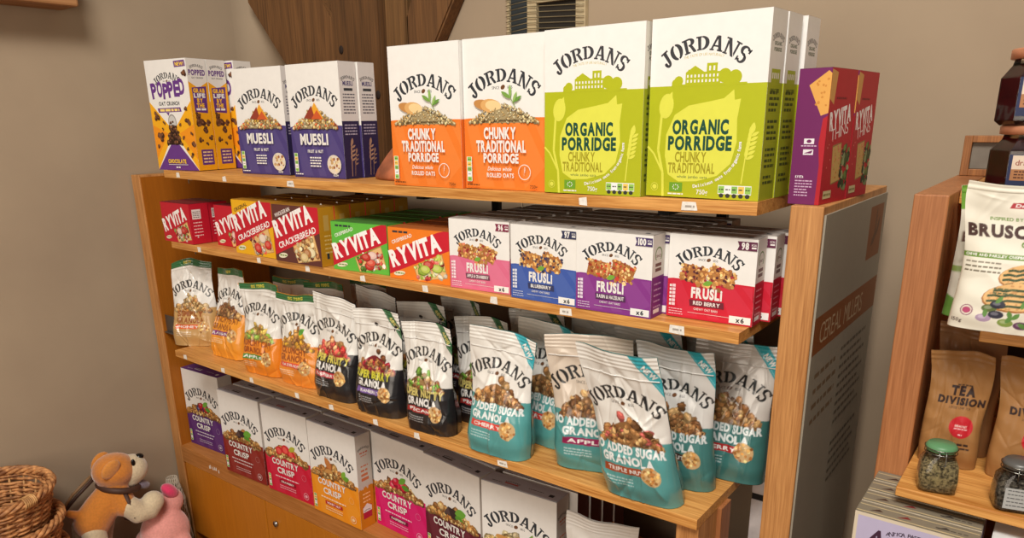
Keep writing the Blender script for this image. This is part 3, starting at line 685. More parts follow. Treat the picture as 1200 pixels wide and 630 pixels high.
# ------------------------------------------------------------------ stand-up pouches
def gauss_creases(U, V, seed, n, amp):
    r = np.random.RandomState(seed); out = np.zeros_like(U)
    for k in range(n):
        cx, cy = r.uniform(-1, 1), r.uniform(.02, .95); a = r.uniform(0, PI); L = r.uniform(.15, .55); s = r.uniform(.012, .05)
        dx, dy = (U-cx)*.6, V-cy
        t = dx*math.cos(a)+dy*math.sin(a); q = -dx*math.sin(a)+dy*math.cos(a)
        out += r.choice([-1, 1])*amp*r.uniform(.4, 1)*np.exp(-np.abs(q/s)**1.4)*np.exp(-(t/L)**2*2)
    return out
def smooth(a, b, x):
    t = np.clip((x-a)/(b-a), 0, 1); return t*t*(3-2*t)
def pouch(name, W, H, Dm, art, bg, back, seed, label, group=None, crease=.0016, ncr=26, tlean=0., topbend=0., slump=0., xl=0., tilt=0., zip_=True, gusset=True, nu=130, nv=210, mat=None, sealcol=None, topw=1.0, seal_v=.9, twist=0., toptuck=0., zipr=False):
    """doypack: bulging front, gusset base, flat crimped seal on top (its own part)"""
    mat = mat or M['film']
    C = raster(art, bg, nu, nv)
    def surf(U, V, side, sd):
        f = 1-smooth(.12, .9, V)*.965
        f = f*(.86+.14*smooth(0, .12, V))
        e = 5-3*smooth(.05, .75, V)                      # boxy at the base, lens-shaped above
        g = np.clip(1-np.abs(U)**e, 0, 1)**(.5+.35*smooth(.1, .8, V))
        hw = W/2*(1-.07*np.sin(PI*np.clip(V/.92, 0, 1))**1.2-(.05 if gusset else 0)*(1-smooth(0, .16, V)))*(1+(topw-1)*smooth(.3, 1, V))
        x = U*hw
        y = side*(Dm*f*g+.0008)
        body = 1-smooth(seal_v-.05, seal_v, V)
        y = y+side*.0007*np.sin(U*9+V*17+sd)*np.sin(V*23-U*5+sd*2)*body
        y = y+side*gauss_creases(U, V, sd, ncr, crease)*(.35+.65*body)*np.clip(1.1-np.abs(U)**6, 0, 1)
        # seal wobble shared by front and back
        y = y+.004*smooth(.6, 1, V)*np.sin(U*2.2+seed)+.0025*smooth(.8, 1, V)*np.sin(U*6+seed*1.7)
        y = y+math.tan(math.radians(tlean))*V*H+topbend*smooth(.72, 1.02, V)
        z = V*H-slump*smooth(.5, 1, V)*(.5+.5*np.sin(U*1.8+seed))
        z = z+tilt*U*V**4+.0035*np.sin(U*2.6+seed*2.3)*V**5
        z = z-toptuck*smooth(.75, 1, V)*(1-np.abs(U))
        x = x+.003*np.sin(V*7+seed)*V+xl*V
        if twist: y = y+twist*U*V*W/2
        return np.stack([x, y, z], -1)
    def grid(mbs, u0, u1, v0, v1, side, cols, nuu, nvv, sd, crimp=False):
        U, V = np.meshgrid(np.linspace(u0, u1, nuu), np.linspace(v0, v1, nvv))
        P = surf(U, V, side, sd)
        if crimp: P[..., 1] += side*(.0005+.0004*np.sin((V-v0)*H*900))
        return P.reshape(-1, 3), nuu, nvv
    def make(nm, v0, v1, parent=None, crimp=False):
        j0, j1 = int(round(v0*(nv-1))), int(round(v1*(nv-1)))
        rows = j1-j0+1
        Pf, a, b = grid(None, -1, 1, v0, v1, -1, None, nu, rows, seed, crimp)
        Pb, a2, b2 = grid(None, 1, -1, v0, v1, 1, None, 30, 40, seed+50, crimp)
        def q(n, m, o):
            i = np.arange(n-1)[None, :]+np.arange(m-1)[:, None]*n
            return np.stack([i, i+1, i+1+n, i+n], -1).reshape(-1, 4)+o
        F = np.concatenate([q(nu, rows, 0), q(30, 40, len(Pf))])
        V_ = np.concatenate([Pf, Pb]); faces = F.tolist()
        if v0 == 0.: faces.append(list(range(nu))[::-1]+list(range(len(Pf), len(Pf)+30))[::-1])
        me = D.meshes.new(nm); me.from_pydata(V_.tolist(), [], faces); me.materials.append(mat)
        me.polygons.foreach_set('use_smooth', [True]*(len(faces)-1)+[v0 != 0.])
        at = me.color_attributes.new('Col', 'FLOAT_COLOR', 'POINT')
        cf = np.concatenate([C[j0:j1+1].reshape(-1, 3), np.tile(np.array(lin(back), np.float32), (len(Pb), 1))])
        at.data.foreach_set('color', np.concatenate([cf, np.ones((len(cf), 1), np.float32)], 1).astype(np.float32).ravel())
        me.update(); o = D.objects.new(nm, me); COL.objects.link(o)
        if parent: o.parent = parent
        return o
    body = make(name, 0., seal_v)
    tag(body, label, 'bag', group)
    if zip_: make('top_seal', seal_v, 1., body, True)
    if zipr:
        U = np.linspace(-.96, .96, 40)
        for k, v in enumerate((.845,)):
            P = surf(U, np.full_like(U, v), -1, seed); P[:, 1] -= .0006
            q = MB(); q.tube(P.tolist(), .0011, 6, (214, 210, 204)); q.build('zip_ridge', mat, body)
    return body

def art_pouch(W, H, bottom, split, words, banner, bcol, pal, seed, wcols=(WHITE, WHITE), strip=None, corner=None, white=(232, 228, 220), extra=None, wsize=.062, logo_y=.70, side_round=True):
    A = Art(W, H); two_tone(A, white, bottom, split, wave=.012)
    A.logo(W*.48, H*logo_y, W*.88, (40, 42, 44), .34)
    A.pile(W*.5, H*(split-.02), W*.74, H*.19, pal, 16, seed+40, .1, .16); A.pile(W*.5, H*(split-.035), W*.8, H*.12, pal, 45, seed, .045, .09)
    if extra: extra(A, W, H)
    r = random.Random(seed); n = len(words)
    y = split-.095
    for i, (t, c, k) in enumerate(words):
        A.text(t, W*.47, H*(y-i*(wsize+.018)), H*wsize, c, wd=W*min(.95, k*1.14), b=.05, track=.05)
    y = y-(n-1)*(wsize+.018)-.075
    if banner: 
        A.poly([(W*.14, H*y), (W*.7, H*(y+.005)), (W*.72, H*(y+.058)), (W*.15, H*(y+.053))], bcol); A.text(banner, W*.43, H*(y+.015), H*.026, WHITE, wd=W*.46, b=.03)
    # round serving suggestion
    cx, cy = W*.75, H*(y+.02); A.ell(cx, cy, W*.12, W*.12, (206, 170, 120))
    for i in range(40):
        a = r.uniform(0, 6.28); q = W*.11*math.sqrt(r.random()); A.blob(cx+q*math.cos(a), cy+q*math.sin(a), W*.022, jit(GRAN[i % 5], r, .2), r, 6)
    for i in range(3): A.greek(W*.16, W*.5, H*(y-.04-.022*i), H*.009, mixc(bottom, (255, 255, 255), .6), i+seed)
    if strip: A.rect(0, H*.925, W, H, strip); A.text('BIG 750G' if seed % 2 else 'NEW', W*.45, H*.945, H*.03, (220, 206, 70), b=.04)
    if corner:
        c, t, tc = corner
        A.poly([(W*.66, H), (W*.84, H), (W, H*.86), (W, H*.745)], c); A.text(t, W*.855, H*.885, H*.036, tc, wd=W*.19, b=.05, rot=-.86); A.line([(W*.7, H*.985), (W*.99, H*.775)], W*.008, mixc(c, (255, 255, 255), .4))
    return A
# ================================================================== THE PLACE
XL, XR = .2173, 1.8664
ZS = {1: .0052, 2: -.1922, 3: -.5055, 4: -.8993}
YF = {1: -.0332, 2: -.0419, 3: -.0820, 4: 0.}
SX = {1: (.214, 1.8825), 2: (.2158, 1.8737), 3: (.222, 1.843)}
SAG = {1: .0054, 2: .0036, 3: .006, 4: 0.}
def zs(k, x):
    u = (x-XL)/(XR-XL); return ZS[k]-SAG[k]*4*u*(1-u)

# ---- room
wallm = plain('warm_plaster', (166, 147, 123), .85, 0, .06, 2.5, .2, .2, col2=(160, 141, 118))
floorm = wood('floor_boards', (96, 70, 48), (140, 106, 76), 'x', .6, .5)
def struct(name, mb, m): 
    o = mb.build(name, m); o['kind'] = 'structure'; return o
b = MB(); b.box(-.155, .5, 0, 4.2, .6, 3.0); struct('wall_back', b, wallm)
b = MB(); b.box(-.155, -3.6, 0, -.055, .5, 3.0)
rc = .085; n = 12; a_ = [(-.055+rc-rc*math.cos(PI/2*i/n), .5-rc+rc*math.sin(PI/2*i/n)) for i in range(n+1)]
b.add([(x, y, z) for z in (0, 3.) for x, y in a_]+[(-.055, .5, 0), (-.055, .5, 3.)], [(i, i+1, n+2+i, n+1+i) for i in range(n)], smooth=True)
struct('wall_left', b, wallm)
b = MB(); b.box(-.155, -3.6, -.1, 4.2, .6, 0); struct('floor', b, floorm)

# timber post with braces against the back wall
t = tag(empty('timber_post', (0.56, .465, Z0+.0)), 'dark old timber post with two slanting braces on the back wall, behind the cereal boxes', 'beam')
def timber(name, poly, y0, y1, m):
    mb = MB(); bm = bmesh.new()
    P = [(x-.56, z) for x, z in poly]
    vs = [bm.verts.new((x, y0-.465, z)) for x, z in P]; f = bm.faces.new(vs)
    r_ = bmesh.ops.extrude_face_region(bm, geom=[f]); 
    for v in [g for g in r_['geom'] if isinstance(g, bmesh.types.BMVert)]: v.co.y = y1-.465
    bmesh.ops.recalc_face_normals(bm, faces=bm.faces[:]); bmesh.ops.bevel(bm, geom=bm.edges[:], offset=.005, segments=2, affect='EDGES')
    mb.bm(bm); return mb.build(name, m, t)
timber('post', [(.41, -.02), (.618, -.02), (.632, 1.7), (.44, 1.7)], .43, .5, M['timber'])
timber('post', [(.619, -.02), (.70, -.02), (.735, 1.7), (.633, 1.7)], .45, .5, wood('old_timber_light', (66, 46, 26), (124, 88, 50), 'z', .7, .4, .8, .3))
bl = wood('brace_timber', (64, 42, 24), (128, 88, 50), 'z', .7, .45, .9, .3)
timber('brace', [(.34, .1), (.43, .1), (.43, .40), (.0, .96), (.0, .50)], .44, .5, bl)
timber('brace', [(.70, .06), (.79, .30), (1.3, 1.05), (1.02, 1.05), (.70, .40)], .455, .5, bl)
km = plain('dark_knot', (40, 26, 18), .8)
for (x, z) in [(.455, .33), (.6, .2), (.5, .1)]:
    k = MB(); k.ell((x-.56, -.036, z), (.009, .004, .012)); k.build('knot', km, t)

b = MB(); b.box(-.05, -1.5, 0, .06, 0, .12, bev=.006)
o = b.build('wooden_beam', wood('beam_timber', (120, 78, 44), (172, 122, 78), 'y', .6, .4), None, (-.005, -.113, Z0+.429)); tag(o, 'end of a brown timber beam high on the left wall', 'beam')

# wall vent with thin wires across
v = tag(empty('vent_grille', (1.14, .5, Z0+.25)), 'beige wall vent with a dark louvre and thin wires across, above the orange cartons', 'vent')
vb = plain('vent_beige', (186, 168, 132), .6); dk = plain('vent_dark', (40, 34, 26), .8); sl = plain('vent_slate', (44, 50, 52), .7)
def vbox(name, x0, x1, z0, z1, y0, y1, m):
    q = MB(); q.box(x0-1.14, y0-.5, z0, x1-1.14, y1-.5, z1, bev=.001); return q.build(name, m, v)
zt = .36
vbox('frame', 1.028, 1.037, 0, zt, .484, .499, vb); vbox('frame', 1.092, 1.12, 0, zt, .484, .499, vb); vbox('frame', 1.234, 1.261, 0, zt, .484, .499, vb); vbox('frame', 1.028, 1.261, 0, .02, .485, .498, vb); vbox('frame', 1.12, 1.234, .148, .17, .485, .498, vb)
vbox('louvre', 1.0375, 1.0915, .02, zt, .49, .499, sl); vbox('recess', 1.1205, 1.2335, .02, zt, .494, .499, dk)
q = MB()
for i in range(26):
    z = .03+i*.0125; q.tube([(1.03-1.14, -.0205, z+.006), (1.092-1.14, -.0205, z+.012), (1.235-1.14, -.0205, z+.004), (1.26-1.14, -.0205, z+.002)], .0011, 5)
q.build('wire', plain('vent_wire', (150, 136, 104), .4, .3), v)

# ---- the shelving unit
U = tag(empty('shelving_unit', (0, 0, 0)), 'tall oak shelving unit full of cereal, with yellow cabinet doors below', 'shelf')
b = MB(); b.box(-.047, 0, 0, 0, .412, Z0-.018, bev=.0015); lp = b.build('side_panel', M['oak_z'], U)
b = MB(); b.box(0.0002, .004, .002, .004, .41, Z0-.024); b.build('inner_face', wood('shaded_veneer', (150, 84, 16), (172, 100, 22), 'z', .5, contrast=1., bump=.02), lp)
b = MB(); b.box(1.92, 0, 0, 1.967, .412, Z0, bev=.0015); rp = b.build('side_panel', M['oak_z'], U)
# the sign on the right-hand side
SW, SH = .404, 1.15
A = Art(SW, SH); A.rect(0, 0, SW, SH, (150, 141, 122)); zt = Z0-.012  # sign top
sy = lambda z: SH-(-.012-z)
BR = (132, 76, 36)
A.rect(0, sy(-.226), SW, sy(-.166), BR); A.text('CEREAL MILLERS', .035, sy(-.214), .034, (186, 164, 130), wd=.265, b=-.008, al='l')
A.rect(.285, sy(-.122), .385, sy(-.028), BR); A.wheat(.33, sy(-.112), .07, (92, 54, 30), 5, .06); A.leaf(.31, sy(-.1), .05, .6, (92, 54, 30)); A.leaf(.345, sy(-.085), .04, 1.1, (92, 54, 30))
for i in range(4): A.greek(.03, .16, sy(-.27-.026*i), .008, (118, 96, 70), i, .5)
for i in range(9): A.greek(.185, .36-.03*(i % 2), sy(-.262-.017*i), .006, (96, 88, 74), i+9, .5)
for i in range(5): A.greek(.185, .36-.02*(i % 2), sy(-.44-.018*i), .006, (86, 80, 68), i+29, .5)
for i in range(7): A.leaf(.05+.03*i, sy(-.9), .16, 1.2+.1*i, (140, 130, 112), .2)
b = MB(); b.box(0, 0, 0, .003, SW, SH, (150, 142, 126)); b.art(A, (.003, 0, 0), (0, 1, 0), (0, 0, 1), (1, 0, 0))
s_ = b.build('info_sign', printed('sign_print', .45, 0, .3), rp, (1.9672, .005, zt-SH)); tag(s_, 'grey sign with brown band')

def shelf(k, th, back):
    x0, x1 = SX[k]; mb = MB(); n = 40; vs = []; fs = []
    for i in range(n+1):
        x = x0+(x1-x0)*i/n; z = zs(k, x)
        vs += [(x, YF[k], z-th), (x, back, z-th), (x, back, z), (x, YF[k]+.0008, z), (x, YF[k], z-.0008)]
    for i in range(n):
        a = i*5
        for j in range(5): fs.append((a+j, a+5+j, a+5+(j+1) % 5, a+(j+1) % 5))
    fs += [(0, 1, 2, 3, 4)[::1], tuple(n*5+j for j in (4, 3, 2, 1, 0))]
    mb.add(vs, fs); return mb.build('shelf', M['oak_x'], U, (0, 0, Z0))
TK = {1: [(.289, 0), (.511, 0), (.784, 1), (1.585, 0), (1.778, 1)], 2: [(.36, 0), (.635, 0), (.829, 0), (1.022, 0), (1.212, 0), (1.394, 0), (1.558, 1), (1.772, 1)],
      3: [(.277, 0), (.468, 0), (.602, 0), (.793, 0), (.923, 0), (1.076, 0), (1.206, 0), (1.439, 1)]}
for k, th, back in [(1, .0195, .405), (2, .018, .405), (3, .0185, .405)]:
    so = shelf(k, th, back); r = random.Random(k)
    for (x, big) in TK[k]:
        q = MB(); a = .013 if big else .0085; hh = .0068
        z = zs(k, x)-th*.52
        q.add([(x-a+r.uniform(-.002, .002), YF[k]-.0006, z-hh), (x+a, YF[k]-.0006, z-hh+r.uniform(-.001, .001)), (x+a-r.uniform(0, .004), YF[k]-.0006, z+hh), (x-a, YF[k]-.0006, z+hh-r.uniform(0, .003))], [(0, 1, 2, 3)])
        if big:
            aa = Art(2*a, 2*hh); aa.greek(a*.4, a*1.6, hh*.7, hh*.5, (170, 160, 150), int(x*100)); q.art(aa, (x-a, YF[k]-.0006, z-hh), (1, 0, 0), (0, 0, 1), (0, -1, 0), 1e-4, 1)
        q.build('price_ticket', [M['paper'], M['card']], so)
    for x in {1: (.52, 1.05, 1.66), 2: (.52, 1.1, 1.66), 3: (.52, 1.1, 1.66)}[k]:
        q = MB(); zz = zs(k, x)-th-.0004; q.prism([(0, 0), (.022, 0), (.022, -.026), (0, -.026)], .12, .405); q.box(0, .395, -.09, .022, .41, 0)
        q.build('bracket', M['steel'], so, (x-.011, 0, zz))
        q = MB(); q.box(0, 0, 0, .02, .002, .002); q.box(0, 0, -.01, .002, .002, 0)
        q.build('shelf_clip', M['chrome'], so, (x-.22, YF[k]+.02, zz-.0021))
# cabinet
b = MB(); b.box(.0003, .0005, -.957, 1.9197, .40, -.8993, bev=.001); ct = b.build('cabinet_top', M['rail'], U, (0, 0, Z0))
fl = MB(); r = random.Random(3)
for x in (.165, .172, .186, .196, .204, .218): 
    z = -.928+r.uniform(-.004, .004); fl.add([(x, -.0002, z-.007), (x+.006, -.0002, z-.006), (x+.004, -.0002, z+.006), (x+.001, -.0002, z+.004)], [(0, 1, 2, 3)])
fl.build('ticket_residue', M['paper'], ct)
xs = [.012, .457, .94, 1.43, 1.908]
for i in range(4):
    b = MB(); b.box(xs[i]+.002, .001, -Z0+.06, xs[i+1]-.002, .019, -.9585, bev=.001); dr = b.build('door', M['veneer'], U, (0, 0, Z0))
    q = MB(); x = xs[i]+.05 if i % 2 else xs[i+1]-.05
    if i: q.tube([(x, .0012, -1.018), (x, -.006, -1.018)], .009, 16); q.tube([(x, -.006, -1.018), (x, -.0068, -1.018)], .0065, 16); q.build('lock', M['chrome'], dr)
b = MB(); b.box(.0005, .03, -Z0, 1.9195, .40, -Z0+.06); b.box(.0005, .04, -Z0+.06, 1.9195, .4, -.958); b.build('cabinet_body', M['veneer'], U, (0, 0, Z0))
b = MB(); b.box(1.803, -.072, -.8993, 1.8425, .008, -.5248, bev=.001); b.build('support_post', M['oak_z'], U, (0, 0, Z0))
b = MB(); b.box(1.815, .0085, -.8993, 1.850, .052, -.5248, bev=.001); b.build('support_post', M['oak_red'], U, (0, 0, Z0))

# slim white bin between shelf end and side panel
wb = plain('white_plastic', (214, 208, 206), .35); bd = plain('black_seal', (26, 26, 28), .5)
W_ = empty('storage_bin', (1.853, .150, Z0-.8988)); tag(W_, 'slim white bin with a black seam between the shelf end and right side panel', 'bin')
b = MB(); b.box(0, 0, 0, .062, .24, .333, bev=.002); b.build('body', wb, W_)
b = MB(); b.box(.001, .001, .3332, .061, .239, .3448); b.build('seal', bd, W_)
b = MB(); b.box(0, 0, .345, .062, .24, .5, bev=.002); b.build('lid', wb, W_)
# grey end stop fixed to the left panel
b = MB(); z3 = zs(3, .222); b.box(.0045, .012, z3+.002, .10, .014, z3+.055, bev=.0005); b.box(.0045, .004, z3-.002, .115, .022, z3+.0015, bev=.0005)
b.build('end_stop', plain('grey_metal', (104, 98, 92), .35, .6), lp, (0, 0, Z0))

# ---- top shelf cartons
TOPS = 'cereal cartons on the top shelf'
wp = (WHITE, (240, 172, 26), .6)
pop = carton('cereal_box', .169, .2856, .06, art_popped(.169, .2856), art_popped_side(.06, .2856), None, wp, flap=False, cat='cereal box', label='yellow, white and purple chocolate cereal carton at the left end of the top shelf')
place(pop, .1838, -.0283, zs(1, .26), 7.9)
def behind(o, x, y, z, a, i, d, label, dx=0., group=None):
    a_ = math.radians(a); return dup(o, (x-math.sin(a_)*d*i+dx, y+math.cos(a_)*d*i, z+Z0), a_, label, group)
behind(pop, .1838, -.0283, zs(1, .26), 7.9, 1, .063, 'second yellow and purple chocolate cereal carton, directly behind the leftmost one')
behind(pop, .1838, -.0283, zs(1, .26), 7.9, 2, .068, 'third yellow and purple chocolate cereal carton, farthest back at the shelf end', dx=.024)
mu = carton('cereal_box', .181, .2538, .05, art_muesli(.181, .2538), art_muesli_side(.05, .2538), None, (WHITE, (62, 52, 106), .46), flap=False, cat='cereal box', label='white and dark blue fruit cereal carton, left one of the front pair')
place(mu, .5135, .0199, zs(1, .6), 4.5)
dup(mu, (.7308, .0207, Z0+zs(1, .82)), math.radians(1.5), 'white and dark blue fruit cereal carton, right one of the front pair')
behind(mu, .7308, .0207, zs(1, .82), 1.5, 1, .054, 'white and dark blue fruit cereal carton behind the right one of the front pair', dx=.004)
behind(mu, .5135, .0199, zs(1, .6), 4.5, 1, .056, 'white and dark blue fruit cereal carton behind the left one of the front pair', dx=-.01)
behind(mu, .5135, .0199, zs(1, .6), 4.5, 2, .06, 'white and dark blue fruit cereal carton, third back behind the left front one', dx=-.025)
ch = carton('cereal_box', .1815, .2642, .06, art_chunky(.1815, .2642), None, None, (WHITE, (230, 116, 40), .48), flap=False, cat='cereal box', label='white and orange oat porridge carton on the top shelf, left one of the pair')
place(ch, 1.1308, -.0333, zs(1, 1.22), 1.2)
dup(ch, (1.3145, -.0215, Z0+zs(1, 1.4)), math.radians(1.2), 'white and orange oat porridge carton on the top shelf, right one of the pair')
og = carton('cereal_box', .185, .2619, .0558, art_organic(.185, .2619), art_organic_side(.0558, .2619), None, (WHITE, (168, 178, 32), .63), flap=False, cat='cereal box', label='white and lime green porridge carton, left one of the front pair')
place(og, 1.506, -.0337, zs(1, 1.6), .8)
behind(og, 1.506, -.0337, zs(1, 1.6), .8, 1, .058, 'lime green porridge carton behind the left one of the pair, only its edge showing')
dup(og, (1.6945, -.0178, Z0+zs(1, 1.78)), math.radians(-1.8), 'white and lime green porridge carton at the front right end of the top shelf')
behind(og, 1.6945, -.0178, zs(1, 1.78), -1.8, 1, .060, 'lime green porridge carton second from the front at the right end of the top shelf', dx=.001)
behind(og, 1.6945, -.0178, zs(1, 1.78), -1.8, 2, .0625, 'lime green porridge carton third from the front at the right end of the top shelf', dx=.006)

# cracker boxes on top of the right side panel
def thins(w, h, d):
    R = (178, 30, 42); P = (112, 34, 92)
    A = Art(w, h); A.rect(0, 0, w, h, R); A.text('RYVITA', w*.5, h*.59, h*.12, (240, 232, 226), wd=w*.8, b=.05, rot=.16, track=.04); A.text('THINS', w*.52, h*.5, h*.085, (232, 214, 206), wd=w*.66, b=-.005, rot=.16)
    cracker(A, w*.36, h*.14, w*.34, h*.3, .12, (196, 158, 90)); A.poly([(0, h*.78), (0, h*.99), (w*.22, h*.97), (w*.16, h*.74)], (206, 150, 80))
    A.greek(w*.26, w*.64, h*.78, h*.014, (120, 20, 30), 3)
    r = random.Random(6)
    for i in range(50): A.blob(w*(.82+r.uniform(-.13, .16)), h*(.22+r.uniform(-.12, .2)), w*.055, jit([(64, 84, 40), (96, 112, 56), (40, 50, 30), (150, 160, 110)][i % 4], r, .2), r)
    for i in range(16): A.blob(w*r.uniform(.1, .75), h*r.uniform(.2, .48), w*.018, (226, 120, 110), r, 5)
    A.rect(w*.1, h*.04, w*.4, h*.1, (206, 190, 140)); A.greek(w*.12, w*.38, h*.06, h*.018, (130, 120, 70), 4)
    S = Art(d, h); S.rect(0, 0, d, h, P); cr = [(d*.34, h*.88), (d*.9, h*.98), (d, h*.96), (d, h*.68), (d*.78, h*.66)]
    S.poly(cr, (226, 166, 84)); r2 = random.Random(2)
    for i in range(14): S.blob(d*r2.uniform(.55, .92), h*r2.uniform(.73, .93), d*.04, (206, 136, 60), r2, 6)
    S.poly([(d, h*.66), (d*.86, h*.64), (d*.8, h*.46), (d*.88, h*.3), (d*.86, 0), (d, 0)], R)
    S.rect(d*.34, h*.455, d*.66, h*.495, (232, 226, 230)); S.ell(d*.5, h*.475, d*.08, h*.013, P, 8); S.rect(d*.34, h*.375, d*.66, h*.415, (232, 226, 230)); S.poly([(d*.36, h*.385), (d*.64, h*.41), (d*.6, h*.385)], P)
    S.greek(d*.26, d*.74, h*.437, h*.008, (210, 180, 206), 1); S.text('RYVITA', d*.17, h*.2, h*.018, (236, 228, 232), wd=d*.26, b=.04, al='l')
    for i in range(6): S.greek(d*.17, d*(.72 if i < 3 else .6), h*(.175-.022*i), h*.009, (206, 170, 200), i)
    return A, S
tw, th_, td = .104, .188, .0455
A1, S1 = thins(tw, th_, td)
mb = MB(); mb.box(0, 0, 0, td, tw, th_, (178, 30, 42), 0, .001)
mb.art(S1, (0, 0, 0), (1, 0, 0), (0, 0, 1), (0, -1, 0)); mb.art(A1, (td, 0, 0), (0, 1, 0), (0, 0, 1), (1, 0, 0)); mb.art(art_side_plain(tw, th_, (178, 30, 42), (178, 30, 42), .5), (0, tw, 0), (0, -1, 0), (0, 0, 1), (-1, 0, 0))
tp = Art(td, tw); tp.rect(0, 0, td, tw, (120, 40, 84)); mb.art(tp, (0, 0, th_), (1, 0, 0), (0, 1, 0), (0, 0, 1))
t1 = mb.build('cracker_box', M['card']); tag(t1, 'purple and red thin cracker box on top of the right side panel, nearest the front', 'cracker box'); place(t1, 1.909, .020, 0.0005, -5)
dup(t1, (1.9185, .127, Z0+.0005), math.radians(-3), 'red thin cracker box on top of the right side panel, behind the purple-sided one')

# terracotta cone behind the cartons
mb = MB(); mb.lathe([(.0, 0), (.125, 0), (.128, .006), (.122, .02), (.10, .05), (.07, .085), (.045, .11), (.028, .13), (.03, .145), (.0, .15)], 40)
o = mb.build('terracotta_cover', plain('terracotta', (176, 104, 70), .6, 0, .25, 14), None, (1.04, .17, Z0+zs(1, 1.04))); tag(o, 'terracotta cone shaped pot cover half hidden between the dark blue and the orange cartons', 'pot')

# ---- second shelf
RED = (196, 30, 48)
rr = carton('cracker_box', .1479, .1095, .056, art_ryvita(.1479, .1095, RED, 'ryv', SAL_R+[(150, 170, 90)], 3, RED), art_red_side(.056, .1095, (186, 24, 44)), None, (RED, RED, .5), (120, 22, 34), cat='cracker box', label='plain red crispbread box at the left end of the second shelf')
place(rr, .1845, -.0417, zs(2, .26), .2)
dup(rr, (.384, .002, Z0+zs(2, .44)), math.radians(0), 'red crispbread box second from the left on the second shelf, beside the yellow box')
behind(rr, .1845, -.0417, zs(2, .26), .2, 1, .059, 'red crispbread box behind the leftmost red box on the second shelf')
behind(rr, .384, .002, zs(2, .44), 0, 1, .059, 'red crispbread box behind the second red box on the second shelf')
YEL = (240, 180, 30); BRN = (98, 54, 48); YS_ = (196, 138, 30)
def crk(bg, txt, pal, seed, tc): return art_ryvita(.1705, .1362, bg, 'cracker', pal, seed, (200, 30, 48), txt, tc)
cy = carton('cracker_box', .1705, .1362, .0455, crk(YEL, 'ORIGINAL', [(214, 60, 50), (230, 90, 70), (240, 220, 200), (226, 190, 130), (120, 30, 40)], 5, (60, 40, 40)), art_ryvita_side(.0455, .1362, YS_), None, (YEL, YEL, .5), (176, 124, 40), cat='cracker box', label='yellow cracker box with a red name band on the second shelf')
place(cy, .5355, -.0386, zs(2, .62), -.7)
cb = carton('cracker_box', .1705, .1362, .0455, crk(BRN, 'WHOLEGRAIN', [(226, 200, 140), (240, 226, 180), (180, 120, 70), (206, 160, 100), (120, 60, 40)], 8, (240, 232, 226)), art_ryvita_side(.0455, .1362, YS_), None, (YS_, YS_, .5), (160, 112, 40), cat='cracker box', label='brown banana topped cracker box with yellow sides, at the front of its row')
place(cb, .7188, -.0479, zs(2, .8), .7)
nth = ['second', 'third', 'fourth', 'fifth', 'sixth', 'seventh', 'eighth']
for i in range(1, 6): behind(cb, .7188, -.0479, zs(2, .8), .7, i, .0465, 'yellow sided cracker box, %s from the front in the row behind the brown one' % nth[i-1], dx=.002*i)
for i in range(1, 4): behind(cy, .5355, -.0386, zs(2, .62), -.7, i, .0475, 'yellow cracker box, %s from the front in the row behind the yellow one' % nth[i-1])
GRN = (96, 186, 66); ORG = (240, 128, 36)  # box tops get darker versions of these, painting in their shade
rg = carton('cracker_box', .1665, .1085, .055, art_ryvita(.1665, .1085, GRN, 'ryv', SAL_R, 14, (200, 30, 50), 'CRISPBREAD', WHITE), None, None, (GRN, GRN, .5), (76, 128, 58), cat='cracker box', label='bright green crispbread box at the front of the second shelf')
place(rg, .9201, -.0369, zs(2, 1.), 4.9)
ro = carton('cracker_box', .1665, .1085, .055, art_ryvita(.1665, .1085, ORG, 'ryv', SAL_G, 15, (204, 32, 50), 'CRISPBREAD', WHITE), None, None, (ORG, ORG, .5), (176, 98, 46), cat='cracker box', label='orange crispbread box at the front of the second shelf')
place(ro, 1.1012, -.0336, zs(2, 1.18), 2.7)
for i in range(1, 5):
    behind(rg, .9201, -.0369, zs(2, 1.), 4.9, i, .058, 'green crispbread box, %s from the front in its row' % nth[i-1], dx=.005*i)
    behind(ro, 1.1012, -.0336, zs(2, 1.18), 2.7, i, .058, 'orange crispbread box, %s from the front in its row' % nth[i-1], dx=.003*i)
FR = [('fr1', (222, 110, 142), 'APPLE & CRANBERRY', '96', (130, 40, 70), 'pink', 1.2755, -.0331, 3.6), ('fr2', (64, 92, 170), 'BLUEBERRY', '97', (50, 54, 84), 'blue', 1.4325, -.0379, 0.),
      ('fr3', (136, 54, 138), 'RAISIN & HAZELNUT', '100', (70, 50, 100), 'purple', 1.5795, -.0437, 1.), ('fr4', (206, 28, 52), 'RED BERRY', '98', (96, 34, 66), 'red', 1.7342, -.0049, 1.9)]
for i, (n_, bg, fl_, kc, kcc, cn, x, y, a) in enumerate(FR):
    w_ = .1435
    pal = GRAN+[[(206, 110, 90), (150, 40, 50)], [(60, 60, 90), (90, 70, 80)], [(206, 70, 50), (160, 60, 40)], [(150, 40, 50), (90, 40, 46)]][i]
    c_ = carton('snack_bar_box', w_, .1375, .0435, art_frusli(w_, .1375, bg, fl_, kc, kcc, pal, i+4), art_frusli_side(.0435, .1375, bg), art_top(w_, .0435, (172, 164, 156)), (WHITE, bg, .47), (172, 164, 156), cat='snack box', label='%s and white fruit bar box at the front of the second shelf' % cn)
    place(c_, x, y, zs(2, x+.07), a)
    for j in range(1, 3 if i == 3 else 6):
        behind(c_, x, y, zs(2, x+.07), a, j, .0465, '%s and white fruit bar box, %s from the front in its row' % (cn, nth[j-1]), dx=(.014*j if i == 3 else .0085*j if i == 2 else .006*j))

